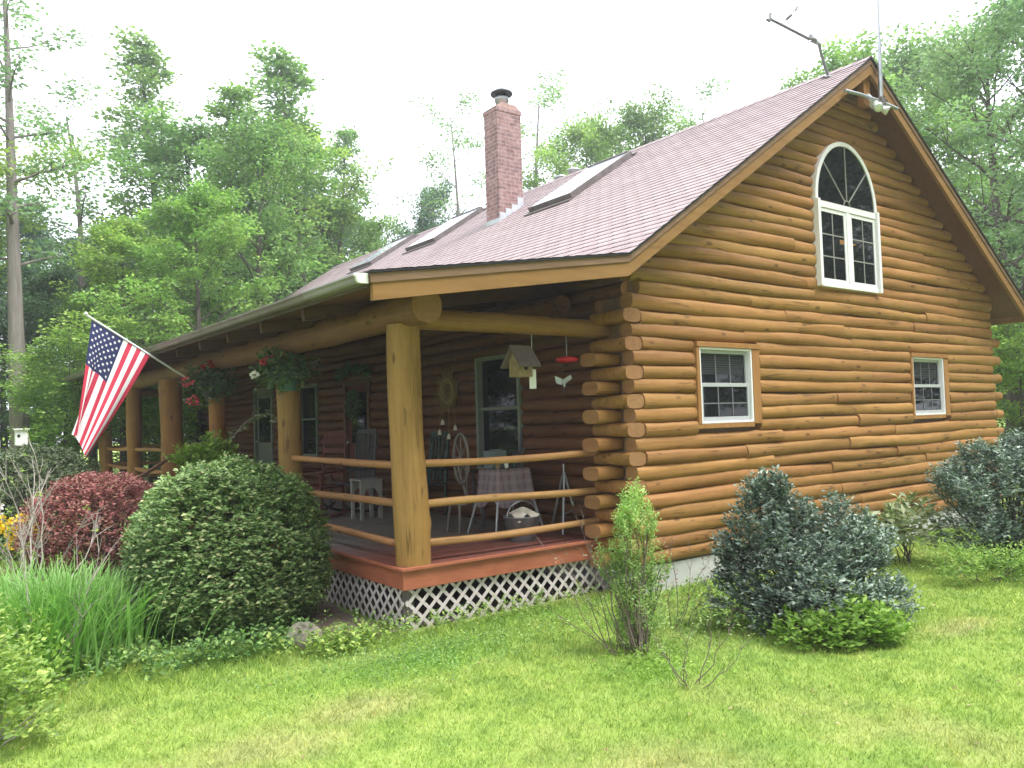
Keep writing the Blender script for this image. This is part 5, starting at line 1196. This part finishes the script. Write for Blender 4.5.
tree('oak', 18.19, 3.48, 12.48, 'large leafy tree filling the upper right corner', wide=1.0)
tree('oak', 15.01, 0.45, 11.76, 'large tree beyond the right edge with overhanging branches', wide=0.9)
tree('maple_b', 24.05, 7.60, 13.59, 'light green tree behind the large tree at the right', wide=1.0)
tree('dark', 23.03, 4.82, 7.34, 'dark tree under the right hand roof eave', wide=1.0)
tree('dark', 19.65, 2.35, 4.78, 'dark tree at the far right edge beyond the cabin corner', wide=1.1)
tree('under', 12.65, 1.17, 3.19, 'young tree beside the far right corner of the cabin', wide=1.2)
tree('maple', -6.94, 21.05, 10.50, 'maple tree beyond the left edge of the garden', wide=1.0)
tree('oak', 17.47, -1.15, 10.60, 'oak tree far right of the cabin wall', wide=1.0)
tree('maple', 2.0, 24.6, 12.9, 'broad leafy maple filling between the pointed trees at the left', wide=1.15)
tree('maple_b', 5.9, 25.3, 14.2, 'broad light green maple below the highest pointed crown', wide=1.05)
tree('maple', 7.9, 24.6, 10.8, 'rounded maple just left of the far roof end', wide=1.0)
for (x, y, h) in ((25, 8, 9), (30, 3, 11), (22, 14, 10), (29, 15, 12), (34, 9, 12), (26, 21, 12), (33, -2, 11), (20.5, 9.5, 6), (36, 18, 13)):
    tree('dark', x, y, h, 'dark tree in the woods beyond the right hand corner of the cabin', wide=1.15)
for (x, y, h) in ((-8, 36, 13), (-2, 40, 13), (4, 43, 14), (-14, 33, 13), (-20, 24, 13), (12, 42, 14), (-19, 14, 11), (20, 38, 14)):
    tree('dark', x, y, h, WOODS if x > -5 else 'dark tree in the woods past the left side of the garden', wide=1.15)
for (x, y, k, h) in ((-17, -9, 'maple', 17), (-15, -17, 'oak', 19), (-9, -20, 'maple', 19), (-4.5, -23, 'dark', 20), (.5, -19, 'oak', 19), (6.5, -21, 'maple', 20), (12, -19, 'oak', 19), (17, -13, 'maple', 17), (-20, 1, 'dark', 15), (21, -5, 'oak', 15), (9, -26, 'dark', 22), (3.5, -27, 'dark', 22), (20, -11, 'dark', 17), (25, -15, 'dark', 19), (16, -17, 'dark', 18), (27, -9, 'dark', 17), (23, -20, 'dark', 20), (31, -13, 'dark', 19), (14, -13, 'maple', 15)):
    tree(k, x, y, h, 'tree across the lawn from the gable, seen only as a reflection in its windows')
for (x, y, k, h) in ((-10.5, 13, 'maple', 12), (-13, 19, 'dark', 13), (-9, 24, 'maple_b', 13), (-15, 8, 'dark', 13), (-11, 5, 'maple_b', 10), (-16, 27, 'dark', 15), (-7.5, 31, 'dark', 14)):  # unseen trees added to darken the porch and its window reflections
    tree(k, x, y, h, 'unseen tree added left of the garden to darken the porch windows')

# ------------------------------------------------------------------ ground
mb = MB(); nx = 40
g = 160.
def gz(x, y): return GZ + .012 * math.sin(x * 1.1 + .4) * math.sin(y * .9) if abs(x) < 12 and abs(y) < 14 else GZ
xs = sorted(set([-g, -80, -40, -25] + [i * .5 for i in range(-30, 31)] + [25, 40, 80, g])); ys = sorted(set([-g, -80, -40, -25] + [i * .5 for i in range(-30, 51)] + [40, 80, g]))
vs = [(x, y, gz(x, y)) for y in ys for x in xs]; w_ = len(xs)
mb.add(vs, [(j * w_ + i, j * w_ + i + 1, (j + 1) * w_ + i + 1, (j + 1) * w_ + i) for j in range(len(ys) - 1) for i in range(w_ - 1)], 0, True)
tag(mb.build('ground', 'lawn'), kind='structure')
def sheet(name, pts, mat, z, seed):
    r_ = random.Random(seed); n = len(pts); cx = sum(p[0] for p in pts) / n; cy = sum(p[1] for p in pts) / n; out = []
    for i in range(n):
        a, b = pts[i], pts[(i + 1) % n]
        for q in range(6): t_ = q / 6; out.append((a[0] + (b[0] - a[0]) * t_ + r_.uniform(-.06, .06), a[1] + (b[1] - a[1]) * t_ + r_.uniform(-.06, .06), z))
    mb = MB(); mb.add([(cx, cy, z + .012)] + out, [(0, 1 + i, 1 + (i + 1) % len(out)) for i in range(len(out))], 0, True); o = mb.build(name, mat); tag(o, kind='structure'); return o
sheet('soil_bed', [(-3.25, .62), (-2.66, .45), (-2.62, 3.5), (-3.1, 3.0), (-3.35, 1.4)], 'soil', GZ + .016, 1)
sheet('soil', [(-2.55, .45), (-.05, .45), (-.05, 12), (-2.55, 12)], 'under_earth', GZ + .02, 2)
# mown grass
n = 640000
rg = np.random.default_rng(42)
ang = math.atan2(.8, .6) + rg.uniform(-.98, .98, n); rad = 2.0 + 13.5 * rg.random(n) ** 1.05
gx_, gy_ = -6.044 + np.cos(ang) * rad, -5.94 + np.sin(ang) * rad
keep = ~(((gx_ > -2.62) & (gy_ > .36)) | ((gx_ > -.06) & (gy_ > -.03))) & ~((gx_ > -3.2) & (gy_ > .75) & (gx_ < -2.6))
gx_, gy_, rad = gx_[keep], gy_[keep], rad[keep]; n = len(gx_)
gzv = GZ + .012 * np.sin(gx_ * 1.1 + .4) * np.sin(gy_ * .9)
patch = .5 + .5 * np.sin(gx_ * 1.7 + 1) * np.sin(gy_ * 2.1 + 2) * np.sin(gx_ * .6 + gy_ * .8)
hgt = (.020 + .024 * rg.random(n) ** 1.3) * (.75 + .6 * patch); tall = rg.random(n) < .012; hgt[tall] *= 1.8
edge = (gy_ > .05) | ((gx_ > .0) & (gy_ > -.3)); hgt[edge] *= 1.7
az = rg.uniform(0, 2 * PI, n); lean = rg.normal(size=(n, 2)) * .6
wd = (.0022 + .0022 * rg.random(n)) * np.clip(rad / 5, .8, 2.2)
b0_ = np.stack([gx_, gy_, gzv - .004], 1); sdv = np.stack([np.cos(az) * wd, np.sin(az) * wd, np.zeros(n)], 1)
tp_ = b0_ + np.stack([lean[:, 0] * hgt, lean[:, 1] * hgt, hgt], 1)
# longer tufts the mower missed
nt_ = 520; ta = math.atan2(.8, .6) + rg.uniform(-.9, .9, nt_); tr_ = 2.6 + 9. * rg.random(nt_); tx_, ty_ = -6.044 + np.cos(ta) * tr_, -5.94 + np.sin(ta) * tr_
kp = ~((tx_ > -2.7) & (ty_ > .3)) & ~((tx_ > -.15) & (ty_ > -.1)); tx_, ty_ = tx_[kp], ty_[kp]; m_ = 26; nt_ = len(tx_)
px_ = np.repeat(tx_, m_) + rg.normal(size=nt_ * m_) * .022; py_ = np.repeat(ty_, m_) + rg.normal(size=nt_ * m_) * .022
hh = (.05 + .045 * rg.random(nt_ * m_)) * np.repeat(.6 + .7 * rg.random(nt_), m_); aa = rg.uniform(0, 2 * PI, nt_ * m_); ww = .0022
b2_ = np.stack([px_, py_, np.full(nt_ * m_, GZ - .004)], 1); s2_ = np.stack([np.cos(aa) * ww, np.sin(aa) * ww, np.zeros(nt_ * m_)], 1); t2_ = b2_ + np.stack([rg.normal(size=nt_ * m_) * .45 * hh, rg.normal(size=nt_ * m_) * .45 * hh, hh], 1)
v = np.concatenate([np.stack([b0_ - sdv, b0_ + sdv, tp_], 1), np.stack([b2_ - s2_, b2_ + s2_, t2_], 1)]); n = len(v)
me = bpy.data.meshes.new('grass'); me.vertices.add(3 * n); me.vertices.foreach_set('co', v.reshape(-1).astype(np.float32)); me.loops.add(3 * n); me.loops.foreach_set('vertex_index', np.arange(3 * n, dtype=np.int32)); me.polygons.add(n)
me.polygons.foreach_set('loop_start', np.arange(0, 3 * n, 3, dtype=np.int32)); me.polygons.foreach_set('loop_total', np.full(n, 3, dtype=np.int32)); me.update(calc_edges=True)
at = me.attributes.new('rnd', 'FLOAT', 'POINT'); at.data.foreach_set('value', np.repeat(rg.random(n), 3).astype(np.float32)); me.materials.append(MATS['blade'])
o = bpy.data.objects.new('grass', me); COL.objects.link(o); tag(o, 'mown grass blades of the front lawn', 'grass', kind='stuff')

n = 420; la = math.atan2(.8, .6) + rg.uniform(-.9, .9, n); lr = 2.6 + 8.5 * rg.random(n); B = np.stack([np.cos(la) * lr - 6.044, np.sin(la) * lr - 5.94, np.full(n, GZ + .022)], 1)
B = B[~((B[:, 0] > -2.7) & (B[:, 1] > .3)) & ~((B[:, 0] > -.15) & (B[:, 1] > -.1))]; n = len(B)
dd = rdir(n) * np.array([1, 1, .15]); o = leafset('fallen_leaves', B - np.array([-3, -2, GZ]), dd, np.array([0, 0, 1.]) + rdir(n) * .4, .028 * rng.uniform(.6, 1.4, n), 'leaf_dry', None, width=.6); o.location = (-3, -2, GZ); tag(o, 'dry brown leaves and clippings scattered on the lawn', 'fallen leaves', kind='stuff')

# ------------------------------------------------------------------ thin volume added to imitate lens glare over the treetops
m, nt, b = newmat('glare_air'); nt.nodes.remove(b); vp = nt.nodes.new('ShaderNodeVolumePrincipled'); vp.inputs['Color'].default_value = (.93, .96, 1., 1); vp.inputs['Density'].default_value = .0022; vp.inputs['Anisotropy'].default_value = .35
nt.links.new(vp.outputs[0], [x for x in nt.nodes if x.type == 'OUTPUT_MATERIAL'][0].inputs['Volume'])
mb = MB(); mb.box(-40, 45, -45, 62, GZ - 1.2, 27); tag(mb.build('glare_haze', 'glare_air'), kind='stuff')

# ------------------------------------------------------------------ light, sky, camera
sun_dir = Vector((.32, -.55, 1.25)).normalized()
ld = bpy.data.lights.new('sun', 'SUN'); ld.energy = 1.5; ld.angle = math.radians(25); ld.color = (1., .985, .965)
lo = bpy.data.objects.new('sun', ld); COL.objects.link(lo); lo.rotation_euler = sun_dir.to_track_quat('Z', 'Y').to_euler(); lo.location = (0, 0, 30)
w = bpy.data.worlds.new('World'); sc.world = w; w.use_nodes = True; nt = w.node_tree; bg = nt.nodes['Background']
sky = nt.nodes.new('ShaderNodeTexSky'); sky.sky_type = 'NISHITA'; sky.sun_disc = False; sky.sun_elevation = math.asin(sun_dir.z); sky.sun_rotation = math.atan2(sun_dir.x, sun_dir.y); sky.air_density = 1.; sky.dust_density = 4.; sky.ozone_density = 1.
hs = nt.nodes.new('ShaderNodeHueSaturation'); hs.inputs['Saturation'].default_value = .22; nt.links.new(sky.outputs[0], hs.inputs['Color'])
mx = nt.nodes.new('ShaderNodeMix'); mx.data_type = 'RGBA'; mx.inputs[0].default_value = .55; nt.links.new(hs.outputs[0], mx.inputs[6]); mx.inputs[7].default_value = (11.2, 11.6, 12.9, 1)   # even white cloud deck
nt.links.new(mx.outputs[2], bg.inputs[0]); bg.inputs[1].default_value = .12
cd = bpy.data.cameras.new('camera'); co = bpy.data.objects.new('camera', cd); COL.objects.link(co); sc.camera = co
cd.sensor_fit = 'HORIZONTAL'; cd.sensor_width = 36; cd.lens = 36 * 797 / 1024; cd.clip_start = .05; cd.clip_end = 600
R = Vector((.80277, -.59555, -.02958)); U = Vector((-.003759, -.054659, .998498)); F = Vector((.596272, .801457, .046117))
co.matrix_world = Matrix(((R.x, U.x, -F.x, -6.04394), (R.y, U.y, -F.y, -5.93990), (R.z, U.z, -F.z, 1.5569), (0, 0, 0, 1)))
sc.view_settings.view_transform = 'Standard'; sc.view_settings.look = 'None'; sc.view_settings.exposure = 1.45; sc.view_settings.gamma = 1
sc.render.engine = 'CYCLES'; sc.cycles.use_denoising = True; sc.cycles.max_bounces = 8; sc.cycles.diffuse_bounces = 4; sc.cycles.transparent_max_bounces = 6
